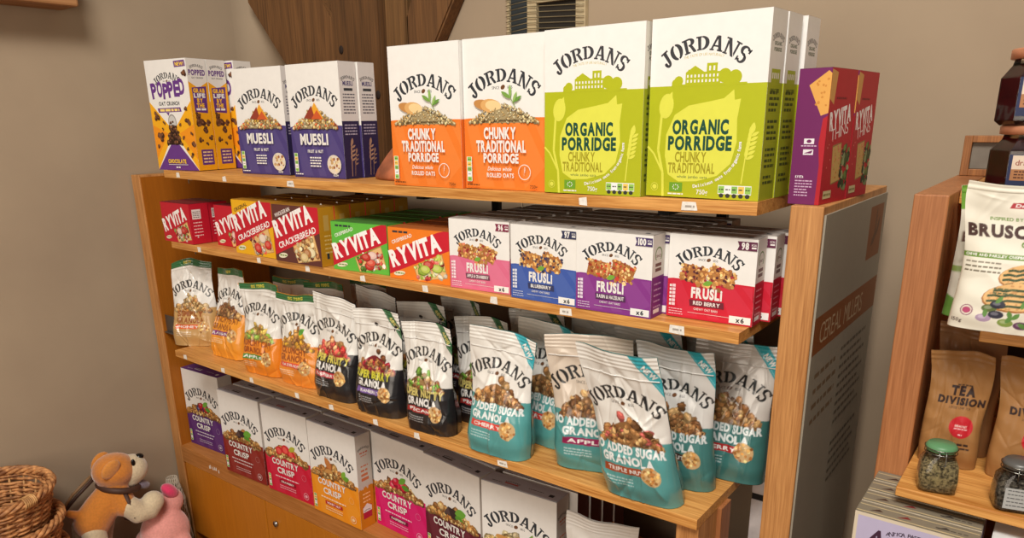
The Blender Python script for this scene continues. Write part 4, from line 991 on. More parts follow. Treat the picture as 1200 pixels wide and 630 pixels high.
# ---- bottom row: crisp cereal cartons on the cabinet top
K = [('purple', (86, 42, 110), None, None, [(196, 140, 74), (222, 172, 100), (150, 90, 50)], ex_berries([(180, 30, 40), (60, 50, 100)]), 21, .009, .0351, 3.26),
     ('dark brick red', (140, 40, 32), None, None, GRAN, ex_choc, 22, .2917, -.0098, 2.58),
     ('bright red', (206, 26, 56), 'STRAWBERRY', (150, 20, 40), GRAN, ex_straw, 23, .5014, -.0044, 2.8),
     ('orange', (240, 148, 28), 'HONEY NUT', (190, 40, 40), GRAN, ex_nuts, 24, .7072, -.0026, -.2),
     ('magenta pink', (214, 22, 104), 'RASPBERRY', (120, 20, 60), GRAN, ex_berries([(206, 30, 60), (226, 60, 90)]), 25, .906, .0478, -2.48),
     ('burgundy', (98, 30, 44), None, None, GRAN, ex_choc, 26, 1.1035, .0337, -6.04),
     ('white porridge style', (240, 160, 60), None, None, OATS, ex_scoop, 27, 1.3050, .0095, 3.33)]
BURG = (92, 40, 34)
for i, (cn, bg, fl_, fc, pile, ex, seed, x, y, a) in enumerate(K):
    w_ = .1935
    tcol = (104, 60, 128) if i == 0 else (182, 182, 190)  # white tops greyed, shade under the shelf above painted in
    A = art_cc(w_, .2651, bg, fl_, fc, pile, seed, ex)
    tp = art_top(w_, .049, tcol, (230, 226, 232) if i == 0 else INK, red=(i in (2, 6)))
    c_ = carton('cereal_box', w_, .2651, .049, A, art_cc_side(.049, .2651, bg if i < 6 else (150, 96, 66)), tp, (WHITE, bg, .43), tcol, cat='cereal box', label='%s and white crisp cereal carton at the front of the bottom row' % cn)  # last carton's side is browned to paint its shade
    place(c_, x, y, ZS[4], a)
    if 0 < i < 6: behind(c_, x, y, ZS[4], a, 1, .056, '%s and white crisp cereal carton behind the front one of its colour' % cn, dx=-.004 if i == 5 else 0.)
    if i == 3: behind(c_, x, y, ZS[4], a, 2, .054, 'orange and white crisp cereal carton, third from the front in its row', dx=.001)
    if i == 6:
        bb = carton('cereal_box', w_, .2651, .049, A, art_side_plain(.049, .2651, BURG, BURG, .5), tp, (BURG, BURG, .43), (120, 104, 98), cat='cereal box', label='carton with dark red-brown sides behind the white porridge style one in the bottom row')
        place(bb, x+.014, y+.060, ZS[4], 3.)
        for j, lb in ((1, 'second'), (2, 'third'), (3, 'fourth')): behind(bb, x+.014, y+.060, ZS[4], 3., j, .0530, '%s of the dark red-brown sided cartons going back behind the white porridge style one' % lb, dx=.0035*j)

# ---- third shelf: granola pouches
def put(o, x, y, a, z=None): o.location = (x, y, Z0+(zs(3, x) if z is None else z)+.0006); o.rotation_euler = (0, 0, math.radians(a)); return o
GR = (44, 108, 62); BLK = (34, 32, 34); TEAL = (86, 158, 156); GY = (214, 196, 130)
TAN = (196, 154, 96); OR1 = (232, 150, 44); OR2 = (228, 134, 36); OR3 = (232, 140, 50)
FRU = [(206, 50, 50), (230, 90, 80), (240, 170, 120), (196, 140, 80)]; BER = [(170, 30, 50), (206, 150, 90), (150, 90, 50), (196, 130, 70)]; NUT = [(206, 160, 100), (150, 90, 50), (232, 200, 150), (110, 66, 40), (120, 170, 60)]
TGR = [(196, 140, 84), (160, 106, 60), (222, 176, 116), (130, 84, 46)]
tealc = ((52, 168, 180), 'NEW', WHITE); grc = ((50, 104, 66), '400G', (220, 206, 120))
def ap(W, H, *a, **k): return art_pouch(W, H, *a, **k)
BG = []
def bag(key, W, H, Dm, x, y, a, tl, art, back, seed, label, **kw):
    o = pouch('granola_pouch', W, H, Dm, art, (230, 226, 218), back, seed, label, tlean=tl, **kw); put(o, x, y, a); BG.append((key, o)); return o
W_b, H_b = .152, .242
bag('simply', .150, .243, .036, .214, .0, 30, 3, ap(.150, .243, TAN, .46, [('SIMPLY', (150, 84, 40), .52), ('GRANOLA', (150, 84, 40), .52)], 'HONEY', (226, 96, 40), [(206, 160, 96), (176, 120, 60), (226, 190, 130)], 2, strip=GR, wsize=.058), (200, 170, 120), 12, 'tan and white granola pouch with a green top, leftmost on the third shelf', topw=.82, crease=.0042, ncr=34, toptuck=-.012, tilt=.004)
bag('oat1', .150, .246, .038, .405, -.004, 4, 5, ap(.150, .246, OR1, .5, [('CRUNCHY OAT', (150, 84, 30), .7), ('GRANOLA', (150, 84, 30), .5)], 'RAISIN', (130, 50, 120), [(150, 100, 60), (120, 70, 40), (206, 160, 100)], 4, strip=GR, wsize=.056), (226, 150, 60), 22, 'orange and white granola pouch with a purple banner, second from left on the third shelf', topw=.8, crease=.0042, ncr=34)
bag('oat2', .150, .241, .037, .606, -.030, 4.6, -1, ap(.150, .241, OR2, .42, [('CRUNCHY OAT', (150, 70, 24), .7), ('GRANOLA', (150, 70, 24), .5)], 'APPLE', (80, 140, 60), [(226, 190, 90), (150, 180, 70), (206, 150, 80)], 7, strip=GR, wsize=.056), (226, 140, 50), 33, 'orange and white granola pouch with a green banner on the third shelf', crease=.004, ncr=34, tilt=.003)
bag('oat3', .151, .233, .038, .755, -.022, 4.5, -1, ap(.151, .233, OR3, .45, [('CRUNCHY', (150, 74, 30), .56), ('GRANOLA', (150, 74, 30), .6)], 'HAZELNUT', (226, 70, 50), [(206, 150, 80), (240, 170, 50), (170, 110, 60)], 9, strip=GR, wsize=.06, extra=lambda A, w, h: A.leaf(w*.55, h*.56, w*.18, .6, (90, 160, 60), .5)), (226, 150, 60), 44, 'orange and white granola pouch with a red banner, beside the first black one', crease=.004, ncr=34, toptuck=.008)
bag('fruity', .152, .245, .036, .902, -.034, 0, 1, ap(.152, .245, BLK, .47, [('SUPER FRUITY', (214, 200, 90), .78), ('GRANOLA', WHITE, .6)], 'RASPBERRY', (190, 40, 60), FRU, 5, corner=None), BLK, 55, 'black and white granola pouch picturing red fruit, third shelf, next to the orange pouches', crease=.004, tilt=-.008, zipr=True)
bag('berry', .143, .241, .036, 1.062, -.042, 4.4, -1, ap(.147, .241, BLK, .46, [('SUPER BERRY', (206, 200, 60), .66), ('GRANOLA', WHITE, .56)], 'CRANBERRY', (120, 90, 160), BER, 6, corner=grc), BLK, 66, 'black and white granola pouch with a purple banner, between two black ones', crease=.0042, ncr=32, tilt=.002, zipr=True)
bag('nutty', .132, .238, .035, 1.226, -.048, 3, -3, ap(.145, .238, BLK, .44, [('SUPER NUTTY', (206, 190, 110), .76), ('GRANOLA', WHITE, .56)], 'PECAN', (170, 50, 50), NUT, 8, corner=grc), BLK, 77, 'black and white granola pouch with a nut picture, next to the teal pouches', crease=.0042, ncr=34, zipr=True)
bag('nas1', .151, .25, .037, 1.411, -.052, 2, -1, ap(.151, .25, TEAL, .47, [('NO ADDED SUGAR', (236, 240, 238), .86), ('GRANOLA', (236, 240, 238), .58)], 'CHERRY', (222, 72, 62), TGR, 10, corner=tealc, wsize=.052), (90, 140, 138), 88, 'teal and white granola pouch with a red banner, leftmost of the front teal ones', crease=.0032, ncr=30, xl=0.012, tilt=-.008, zipr=True)
bag('nas3', .162, .262, .036, 1.603, .0, 20, -5, ap(.162, .262, (78, 148, 146), .45, [('NO ADDED SUGAR', (236, 240, 238), .86), ('GRANOLA', (236, 240, 238), .58)], 'APPLE', (150, 30, 86), TGR, 11, corner=None, wsize=.052, white=(216, 200, 182)), (90, 140, 138), 99, 'teal granola pouch with a plum banner, half hidden behind the frontmost teal pouch', crease=.003, xl=-0.014, zipr=True)  # upper white tinted grey-tan, painting in the shelf's shade
bag('triple', .146, .275, .038, 1.734, -.05, 4, -14, ap(.146, .275, (88, 158, 156), .44, [('NO ADDED SUGAR', (240, 242, 240), .9), ('GRANOLA', (240, 242, 240), .6)], 'TRIPLE NUT', (166, 76, 40), TGR+[(226, 110, 100)], 12, corner=tealc, wsize=.052), (90, 140, 138), 111, 'frontmost teal and white granola pouch with a brown banner, leaning forward over the shelf edge', crease=.0032, ncr=30, xl=-0.034, zipr=True)
bag('nas4', .138, .258, .033, 1.760, .030, 7, -6, ap(.138, .258, (68, 124, 120), .46, [('NO ADDED SUGAR', (226, 232, 230), .88), ('GRANOLA', (226, 232, 230), .58)], 'COCONUT', (86, 60, 50), TGR, 13, corner=tealc, wsize=.052, white=(216, 212, 206)), (90, 140, 138), 122, 'teal and white granola pouch just behind and to the right of the frontmost one', crease=.003, xl=-0.014, zipr=True)  # teal and white toned down for the shade behind the front pouch
bag('nas5', .150, .25, .034, 1.815, .107, 5, 3, ap(.143, .25, (62, 116, 112), .46, [('NO ADDED SUGAR', (226, 232, 230), .88), ('GRANOLA', (226, 232, 230), .58)], 'CHERRY', (170, 40, 40), TGR, 14, corner=tealc, wsize=.052, white=(212, 206, 198)), (90, 140, 138), 133, 'teal and white granola pouch at the right end of the third shelf', crease=.003, zipr=True)  # darkest teal and duller white, shade of the rear row in the colour
P_ = dict(BG)
def bk(key, x, y, a, label): 
    o = dup(P_[key], (x, y, Z0+zs(3, x)+.0006), math.radians(a), label); return o
bk('nas1', 1.452, .045, -6, 'teal and white granola pouch in the second row, behind the leftmost teal one')
bk('nutty', 1.29, .05, 8, 'black and white granola pouch in the second row, behind the nut picture one')
bk('berry', 1.10, .06, 6, 'black and white granola pouch in the second row, behind the purple banner one')
bk('fruity', .93, .07, -4, 'black and white granola pouch in the second row, behind the red fruit one')
bk('oat2', .735, .075, 3, 'green topped granola pouch in the second row, behind the red banner one')
bk('oat3', .58, .09, 2, 'green topped granola pouch in the second row, behind the green banner one')
bk('oat2', .80, .17, -3, 'orange and white granola pouch with green top in the third row')
bk('nutty', 1.14, .16, -6, 'black and white granola pouch in the third row, behind the purple banner row')
bk('berry', 1.36, .15, 5, 'black and white granola pouch in the third row, left of the teal ones')
bk('nas1', 1.50, .17, -6, 'teal and white granola pouch in the third row, behind the leftmost teal ones')
bk('nas4', 1.66, .125, 4, 'teal and white granola pouch in the second row, behind the plum banner one')
bk('nas4', 1.775, .19, -2, 'teal and white granola pouch in the back row near the right end')
# white pouch on the cabinet top, right of the last carton
A = ap(.15, .26, (206, 196, 180), .4, [('SIMPLY', (150, 84, 40), .52), ('GRANOLA', (150, 84, 40), .52)], 'HONEY', (226, 96, 40), GRAN, 2)
o = pouch('granola_pouch', .15, .275, .036, A, (236, 232, 228), (230, 226, 220), 144, 'white pouch poking up at the bottom, beside the last carton of the bottom row', tlean=-2, crease=.002, slump=.0)
put(o, 1.615, .012, 8, ZS[4])

# ---- seat every carton and pouch on the sagging boards
bpy.context.view_layer.update()
for o in list(COL.objects):
    if o.parent is None and o.type == 'MESH' and o.name.split('.')[0] in ('cereal_box', 'cracker_box', 'snack_bar_box', 'granola_pouch', 'terracotta_cover'):
        k = min(ZS, key=lambda q: abs(o.location.z-Z0-ZS[q])); mx = o.matrix_basis
        X = [(mx @ Vector(c)).x for c in o.bound_box]
        if min(X) > 1.89: continue
        lo, hi = SX.get(k, (0, 2)); a, c = max(min(X), lo), min(max(X), hi)
        o.location.z = Z0+(max(zs(k, a), zs(k, c)) if k != 4 else ZS[4])+.0004
# ================================================================== right-hand unit
RU = tag(empty('display_unit', (2.077, .009, 0)), 'second oak display unit at the right edge, holding jars, tea bags and crispbread', 'shelf')
def rbox(name, x0, y0, z0, x1, y1, z1, m, bev=.0015):
    q = MB(); q.box(x0-2.077, y0-.009, z0+Z0, x1-2.077, y1-.009, z1+Z0, bev=bev); return q.build(name, m, RU)
rbox('side_panel', 2.077, .009, -Z0, 2.119, .41, .023, M['oak_red']); rbox('side_panel', 2.75, .009, -Z0, 2.792, .41, .023, M['oak_red'])
rbox('shelf', 2.18, -.02, -.158, 2.745, .40, -.14, M['oak_x']); rbox('shelf', 2.121, -.09, -.368, 2.745, .40, -.354, M['oak_x']); rbox('shelf', 2.1195, .10, .004, 2.7495, .40, .022, M['oak_x'])
rbox('base_cabinet', 2.0775, -.2, -Z0, 2.79, .0085, -.58, M['veneer']); rbox('base_shelf', 2.1195, .0088, -.6, 2.7495, .40, -.58, M['rail'])
rbox('back_panel', 2.1195, .401, -Z0, 2.7495, .409, .003, plain('dark_board', (58, 48, 40), .8))

# picture frame standing at the back on top
F = tag(empty('picture_frame', (2.082, .385, Z0+.0235)), 'small oak picture frame with a grey panel, behind the stacked jars', 'frame')
def fbox(name, x0, z0, x1, z1, y0, y1, m): q = MB(); q.box(x0, y0, z0, x1, y1, z1, bev=.0008); return q.build(name, m, F)
fm = wood('frame_oak', (120, 74, 38), (164, 108, 60), 'z', .5)
for i in range(1): 
    q = MB(); q.box(0, 0, 0, .012, .018, .066, bev=.0008); q.box(.1, 0, 0, .112, .018, .066, bev=.0008); q.box(.012, 0, .055, .1, .018, .066, bev=.0008); q.box(.012, 0, 0, .1, .018, .011, bev=.0008); q.build('frame', fm, F)
fbox('panel', .0122, .0112, .0998, .0548, .008, .012, plain('grey_panel', (120, 112, 100), .6))

# faceted preserve jars, one on the other
glass = glassm('clear_glass', (240, 246, 242)); jam = plain('dark_fruit', (58, 16, 18), .35, 0, .3, 30, coat=.3); lidm = plain('copper_lid', (206, 140, 104), .4, .3, .06, 60)
def dri_jar(x, y, z, R, H, label, lab_z):
    e = tag(empty('preserve_jar', (x, y, z), math.radians(-6)), label, 'jar')
    pr = [(R*.86, 0), (R, .006), (R*1.0, H*.62), (R*.78, H*.78), (R*.74, H*.86)]
    q = MB(); q.lathe(pr, 8, smooth=False); g = q.build('glass_body', glassm('jar_glass', (235, 235, 230)), e)
    q = MB(); q.lathe([(r_*.95, zz+.002) for r_, zz in pr[:-1]], 8, smooth=False); q.build('contents', jam, e)
    q = MB(); q.lathe([(R*.8, H*.862), (R*.84, H*.87), (R*.84, H*.985), (R*.8, H), (0, H)], 40); q.build('lid', lidm, e)
    # front facet label
    fw = 2*R*math.sin(PI/8)*.96; lh = H*.5
    A = Art(fw*1.6, lh); NV = (44, 52, 84); A.rect(0, 0, fw*1.6, lh, NV); A.rect(fw*.1, lh*.56, fw*1.6, lh*.98, (226, 206, 184)); A.rect(fw*.1, lh*.22, fw*1.6, lh*.56, (176, 122, 80))
    A.text('dri', fw*.2, lh*.68, lh*.16, (150, 60, 40), al='l', b=.01); A.text('ed', fw*.2+lh*.46, lh*.68, lh*.16, (150, 60, 40), al='l', b=.01)
    for i in range(3): A.greek(fw*.2, fw*1.4, lh*(.47-.09*i), lh*.04, (80, 44, 34), i)
    q = MB(); yy = -R*math.cos(PI/8)-.0008
    q.add([(-fw*.5, yy, lab_z), (fw*1.1, yy, lab_z), (fw*1.1, yy, lab_z+lh), (-fw*.5, yy, lab_z+lh)], [(0, 1, 2, 3)], NV); q.art(A, (-fw*.5, yy, lab_z), (1, 0, 0), (0, 0, 1), (0, -1, 0))
    q.build('paper_label', M['card'], e); return e
dri_jar(2.195, .15, Z0+.0225, .054, .086, 'dark preserve jar with a copper lid, lower one of the stack at the top right', .006)
dri_jar(2.19, .15, Z0+.1088, .050, .098, 'dark preserve jar with a copper lid, standing on top of another jar', .012)

# crispbread bags
def art_brus(w, h):
    A = Art(w, h); A.rect(0, 0, w, h, (232, 226, 208)); G = (104, 140, 50); B = (70, 42, 38); r = random.Random(3)
    A.poly([(w*.34, h*.84), (w*.62, h*.845), (w*.64, h*.885), (w*.36, h*.88)], (170, 34, 44)); A.text('Delicious', w*.49, h*.85, h*.022, WHITE, wd=w*.22, b=.02, shear=.2); A.rect(w*.44, h*.885, w*.52, h*.9, (60, 110, 60))
    A.text('INSPIRED BY THE MEDITERRANEAN', w*.56, h*.755, h*.022, G, wd=w*.72, b=.03); A.text('BRUSCHETTA', w*.5, h*.645, h*.075, B, wd=w*.94, b=.06, track=.04); A.text('CRISPBREADS', w*.66, h*.585, h*.034, G, wd=w*.42, b=.05)
    A.rect(0, h*.5, w*.58, h*.535, G); A.text('CHIVE AND PARSLEY CRISPBREAD', w*.29, h*.51, h*.016, WHITE, wd=w*.54, b=.03)
    for i in range(3): A.greek(w*.03, w*.32, h*(.465-.03*i), h*.011, (110, 100, 80), i)
    for (cx, cy, rx, ry, ro_) in [(.56, .4, .25, .085, .14), (.5, .255, .28, .1, .1)]:
        A.ell(w*cx, h*cy, w*rx, h*ry, (170, 112, 56), rot=ro_); A.ell(w*cx, h*(cy+.006), w*rx*.96, h*ry*.93, (226, 180, 116), rot=ro_)
        for i in range(60): a = r.uniform(0, 6.28); q = math.sqrt(r.random())*.85; A.blob(w*(cx+rx*q*math.cos(a)), h*(cy+ry*q*math.sin(a)), w*.012, (204, 150, 90), r, 5)
        for k in range(4):
            y0 = cy+ry*(.55-.36*k); L = rx*(.72 if k in (0, 3) else .85)
            A.line([(w*(cx-L+.3*L*t+1.55*L*t), h*(y0-.02+.03*t+.006*math.sin(t*19))) for t in [i/8 for i in range(9)]], h*.016, (54, 74, 40))
    for (x, y, c) in [(.3, .17, (96, 110, 60)), (.36, .2, (40, 40, 56)), (.44, .08, (130, 150, 70)), (.27, .1, (176, 150, 176)), (.8, .06, (120, 130, 60)), (.36, .13, (46, 44, 60)), (.56, .07, (100, 60, 90))]: A.ell(w*x, h*y, w*.06, h*.028, c); A.ell(w*(x-.01), h*(y+.006), w*.03, h*.012, mixc(c, (255, 255, 255), .3))
    for i in range(9): A.leaf(w*r.uniform(.2, .9), h*r.uniform(.05, .22), w*.08, r.uniform(0, 3), (96, 140, 66), .5)
    A.ringart(w*.13, h*.14, w*.05, w*.008, (130, 40, 90)); A.ell(w*.13, h*.14, w*.034, h*.022, (180, 70, 110)); A.greek(w*.3, w*.48, h*.27, h*.012, (90, 100, 60), 4); A.greek(w*.3, w*.48, h*.3, h*.012, (90, 100, 60), 5)
    A.text('150g', w*.07, h*.05, h*.024, B, b=.03); return A
bf = printed('crispbread_film', .5, .15, .4, .05)
o = pouch('crispbread_bag', .142, .183, .02, art_brus(.142, .183), (232, 226, 208), (226, 220, 200), 5, 'cream crispbread bag picturing two round toasts, at the front of the upper right shelf', crease=.0012, ncr=16, mat=bf, gusset=False, seal_v=.95, nu=170, nv=220); o.location = (2.213, -.018, Z0-.1394); o.rotation_euler = (0, 0, math.radians(2))
A = Art(.14, .17); A.rect(0, 0, .14, .17, (206, 200, 184)); A.rect(0, .14, .14, .17, (104, 150, 50)); A.poly([(0, .0), (.06, 0), (0, .03)], (96, 140, 60)); A.text('BRUSCHETTA', .07, .1, .012, (90, 60, 50), wd=.13, b=.05); A.rect(0, .06, .08, .068, (130, 150, 80))
for i in range(5): A.greek(.01, .08, .05-.006*i, .002, (110, 100, 90), i)
A.ringart(.02, .035, .008, .0015, (150, 60, 100))
o = pouch('crispbread_bag', .14, .172, .02, A, (206, 200, 184), (200, 190, 170), 15, 'second crispbread bag with a green top, mostly hidden behind the front cream one', crease=.0026, ncr=24, mat=bf, gusset=False, seal_v=.95, nu=100, nv=120); o.location = (2.196, .05, Z0-.1394); o.rotation_euler = (0, 0, math.radians(14))

# tea bags in brown kraft pouches
def art_tea(w, h):
    A = Art(w, h); A.rect(0, 0, w, h, (156, 110, 62)); K_ = (48, 30, 26)  # kraft brown lowered to include the upper shelf's shadow
    A.greek(w*.46, w*.7, h*.715, h*.01, K_, 1); A.text('TEA', w*.57, h*.635, h*.07, K_, wd=w*.4, b=.07); A.text('DIVISION', w*.57, h*.555, h*.055, K_, wd=w*.78, b=.07); A.text('LOOSE LEAF TEA', w*.57, h*.52, h*.017, K_, wd=w*.36, b=.02)
    A.ell(w*.66, h*.37, w*.2, h*.095, (190, 30, 42), 28); A.text('BREAKFAST', w*.66, h*.37, h*.016, (240, 220, 210), wd=w*.2, b=.04); A.greek(w*.55, w*.77, h*.35, h*.009, (236, 190, 190), 2); A.greek(w*.63, w*.7, h*.3, h*.01, (236, 190, 190), 3)
    A.greek(w*.42, w*.82, h*.21, h*.02, K_, 6, .2); A.greek(w*.4, w*.84, h*.18, h*.014, K_, 7, .2)
    return A
def tea(w, h, d, x, y, a, seed, label, col=(156, 110, 62)):
    o = pouch('tea_pouch', w, h, d, art_tea(w, h) if seed < 9 else Art(w, h), col, tuple(v*.9 for v in col), seed, label, crease=.0018, ncr=22, mat=M['kraft'], seal_v=.92, nu=110, nv=180); o.location = (x, y, Z0-.3534); o.rotation_euler = (0, 0, math.radians(a)); return o
tea(.076, .165, .018, 2.163, .03, 4, 3, 'brown kraft tea pouch with a red disc, behind the green lidded spice jar'); tea(.076, .166, .018, 2.247, .03, 4, 4, 'brown kraft tea pouch with a red disc, behind the grey lidded spice jar')
tea(.084, .188, .018, 2.168, .085, 3, 10, 'plain taller brown kraft pouch standing behind the two printed tea pouches', (136, 92, 54))

# clip-top spice jars
wire = plain('jar_wire', (150, 148, 140), .25, 1.)
herb1 = plain('dried_herbs', (166, 146, 104), .9, 0, .5, 300, 1., col2=(74, 62, 42)); herb2 = plain('dark_seeds', (104, 94, 82), .9, 0, .5, 260, 1., col2=(34, 30, 28))
def spice(x, y, label, lidc, herb, sticker=False):
    e = tag(empty('spice_jar', (x, y, Z0-.3536), math.radians(14)), label, 'jar')
    s2 = .0225*math.sqrt(2)
    def sq(r_, z, n=4):
        # rounded-square ring
        out = []
        for k in range(32):
            a = 2*PI*k/32; c_, s_ = math.cos(a), math.sin(a); f = 1/(abs(c_)**n+abs(s_)**n)**(1/n); out.append((r_*c_*f, r_*s_*f, z))
        return out
    def loft(rows, name, m, cap=True):
        q = MB(); vs = [p for r_ in rows for p in r_]; fs = []
        for i in range(len(rows)-1):
            for k in range(32): l = (k+1) % 32; fs.append((i*32+k, i*32+l, i*32+32+l, i*32+32+k))
        if cap: fs += [tuple(range(31, -1, -1)), tuple((len(rows)-1)*32+k for k in range(32))]
        q.add(vs, fs, smooth=True); return q.build(name, m, e)
    loft([sq(.0195, 0, 6), sq(.0225, .003, 6), sq(.023, .02, 6), sq(.0215, .038, 5), sq(.0175, .048, 2.4), sq(.0168, .0535, 2)], 'glass_body', glass)
    loft([sq(.018, .002, 6), sq(.021, .004, 6), sq(.0215, .02, 6), sq(.02, .034, 5), sq(.016, .04, 2.6)], 'contents', herb)
    q = MB(); q.lathe([(.0178, .0545), (.0186, .0555), (.0186, .06), (.016, .0635), (0, .064)], 32); l_ = q.build('lid', lidc, e)
    q = MB(); q.tube([(.0192*math.cos(a), .0192*math.sin(a), .0525) for a in [2*PI*i/24 for i in range(24)]], .0007, 6, closed=True); q.tube([(.0195*math.cos(a), .0195*math.sin(a), .0585) for a in [2*PI*i/24 for i in range(24)]], .0006, 6, closed=True)
    q.tube([(-.004, -.0195, .0585), (-.004, -.0225, .05), (-.004, -.0215, .04), (.004, -.0215, .04), (.004, -.0225, .05), (.004, -.0195, .0585)], .0007, 6); q.build('wire_clip', wire, e)
    if sticker:
        A = Art(.026, .028); A.rect(0, 0, .026, .028, (176, 176, 172))
        for i in range(5): A.greek(.003, .023, .004+.005*i, .0014, (90, 90, 90), i)
        q = MB(); q.add([(-.015, -.02335, .006), (.011, -.02335, .006), (.011, -.02335, .034), (-.015, -.02335, .034)], [(0, 1, 2, 3)], (176, 176, 172)); q.art(A, (-.015, -.02335, .006), (1, 0, 0), (0, 0, 1), (0, -1, 0)); q.build('paper_label', M['card'], e)
spice(2.163, -.062, 'small clip-top spice jar of dried herbs with a green lid', plain('green_lid', (92, 140, 96), .4), herb1)
spice(2.249, -.062, 'small clip-top spice jar of dark seeds with a grey lid and white label', plain('grey_lid', (96, 94, 90), .35, .2), herb2, True)

# pastry cartons in a row under the lower shelf
bw, bh, bd_ = .142, .196, .0325
A = Art(bw, bh); A.rect(0, 0, bw, bh, (214, 200, 176)); A.rect(bw*.03, bh*.0, bw*.97, bh*.975, (186, 178, 206))
st = 'ANTICA PASTICCERIA'
for i, chh in enumerate(st):
    if chh != ' ': t_ = i/(len(st)-1); A.text(chh, bw*(.3+.42*t_), bh*(.895-.03*(2*t_-1)**2+.03*.3), bh*.027, (60, 44, 66), b=.02)
A.text('Ambrosi', bw*.48, bh*.79, bh*.1, (64, 36, 58), wd=bw*.72, b=.04, shear=.25)
A.poly([(bw*.1, bh*.6), (bw*.9, bh*.6), (bw*.8, bh*.2), (bw*.2, bh*.2)], (214, 184, 130)); A.pile(bw*.5, bh*.3, bw*.6, bh*.28, [(206, 150, 80), (226, 180, 110), (170, 110, 60)], 50, 4, .04, .08)
T = Art(bw, bd_); T.rect(0, 0, bw, bd_, (128, 118, 100))
for (x, c) in ((.16, (70, 50, 40)), (.4, (120, 40, 40)), (.72, (60, 54, 50))): T.poly([(bw*(x-.06), bd_*.3), (bw*(x+.06), bd_*.45), (bw*(x+.02), bd_*.7)], c)
T.greek(bw*.66, bw*.94, bd_*.4, bd_*.1, (70, 64, 56), 3); T.rect(0, 0, bw, bd_*.12, (190, 170, 130)); T.rect(0, bd_*.9, bw, bd_, (190, 170, 130))
am = carton('pastry_box', bw, bh, bd_, A, None, T, ((196, 180, 156), (186, 178, 206), .97), (128, 118, 100), cat='box', label='lavender pastry box with a cream border, frontmost of its row at the bottom right')
am.location = (2.083, -.131, Z0-.5795); am.rotation_euler = (0, 0, math.radians(0))
for j in range(1, 4): dup(am, (2.083-.0*j, -.131+.0355*j, Z0-.5795+.0004*j), 0, 'lavender pastry box, %s from the front of its row at the bottom right' % nth[j-1])
A = Art(.12, .19); A.rect(0, 0, .12, .19, (206, 206, 206))
for i in range(6): A.rect(.02*i, 0, .02*i+.009, .19, (150, 150, 154))
o = carton('striped_box', .12, .19, .06, A, None, None, ((206, 206, 206), (190, 190, 190), .5), (226, 226, 224), cat='box', label='grey and white striped box at the bottom right corner'); o.location = (2.236, -.105, Z0-.5795)

# ================================================================== corner at the left: toys and baskets
# stack of nested wicker baskets
wk = plain('willow', (196, 140, 88), .6, 0, .3, 60, .3, col2=(128, 80, 48)); wk2 = plain('pale_willow', (206, 160, 104), .6, 0, .2, 60, .3, col2=(166, 120, 72))
def basket():
    e = empty('wicker_basket'); Hb = .2; prof = lambda t: .092+.048*t
    q = MB(); n = 22; rows = 24
    for r_ in range(rows):
        t = (r_+.5)/rows; z = .012+t*(Hb-.026); R = prof(t); ph = (r_ % 2)*PI; rr_ = random.Random(r_); ti = rr_.uniform(-.004, .004); tp = rr_.uniform(0, 6)
        q.tube([((R+.0042*math.sin(n/2*a+ph))*math.cos(a), (R+.0042*math.sin(n/2*a+ph))*math.sin(a), z+ti*math.sin(a+tp)) for a in [2*PI*i/88 for i in range(88)]], rr_.uniform(.0036, .0048), 5, closed=True)
    q.lathe([(0, .004), (.088, .004), (.092, .01), (.088, .014), (0, .014)], 40); q.build('weave', wk, e)
    q = MB()
    for i in range(n):
        a = 2*PI*(i+.5)/n; q.tube([(prof(t)*math.cos(a), prof(t)*math.sin(a), .01+t*(Hb-.02)) for t in (0, .3, .6, 1)], .003, 5)
    q.build('stakes', wk2, e)
    q = MB()
    for s_ in range(4):
        ph = s_*PI/2; R = .1405
        q.tube([((R+.0075*math.cos(9*a+ph))*math.cos(a), (R+.0075*math.cos(9*a+ph))*math.sin(a), Hb-.006+.0075*math.sin(9*a+ph)) for a in [2*PI*i/130 for i in range(130)]], .0055, 6, closed=True)
    q.build('rim', wk, e)
    q = MB()
    for i in range(7):
        a = -1.28+i*.03
        q.tube([((.1405+.0145*math.cos(b_))*math.cos(a), (.1395+.0145*math.cos(b_))*math.sin(a), Hb-.006+.0145*math.sin(b_)) for b_ in [2*PI*k/14 for k in range(14)]], .0028, 5, closed=True)
    q.build('binding', wk2, e); return e
bs = basket(); nb = 4
order = ['at the top of the stack', 'second from the top of the stack', 'third from the top of the stack', 'at the bottom of the stack']
bs.location = (.106, -.57, Z0-1.279); bs.rotation_euler = (0, 0, 0)
tag(bs, 'round brown wicker basket '+order[3]+' in the lower left corner', 'basket', 'stacked wicker baskets')
for i in range(1, nb): dup(bs, (.106+.002*(-1)**i, -.57+.003*(i % 3-1), Z0-1.279+.0965*i), .5*i, 'round brown wicker basket '+order[3-i]+' in the lower left corner', 'stacked wicker baskets')

# plush toys
def fuse(name, shapes, m, parent=None, vox=.006, sm=4):
    """one continuous stuffed shape out of overlapping swellings"""
    q = MB()
    for s_ in shapes:
        if s_[0] == 'e': q.ell(s_[1], s_[2], rot=s_[3] if len(s_) > 3 else None)
        else: q.tube(s_[1], s_[2], 14); q.ell(s_[1][0], [s_[2][0]]*3); q.ell(s_[1][-1], [s_[2][-1]]*3)
    o = q.build(name, m, parent)
    a = o.modifiers.new('fuse', 'REMESH'); a.mode = 'VOXEL'; a.voxel_size = vox; a.use_smooth_shade = True
    b_ = o.modifiers.new('soften', 'SMOOTH'); b_.iterations = sm; b_.factor = .5
    dg = bpy.context.evaluated_depsgraph_get(); me = D.meshes.new_from_object(o.evaluated_get(dg)); o.modifiers.clear(); o.data = me
    for p in me.polygons: p.use_smooth = True
    return o
from mathutils import Euler
def plush(n_, c): return plain(n_, c, .95, 0, .05, 160, .5, .1, .6)
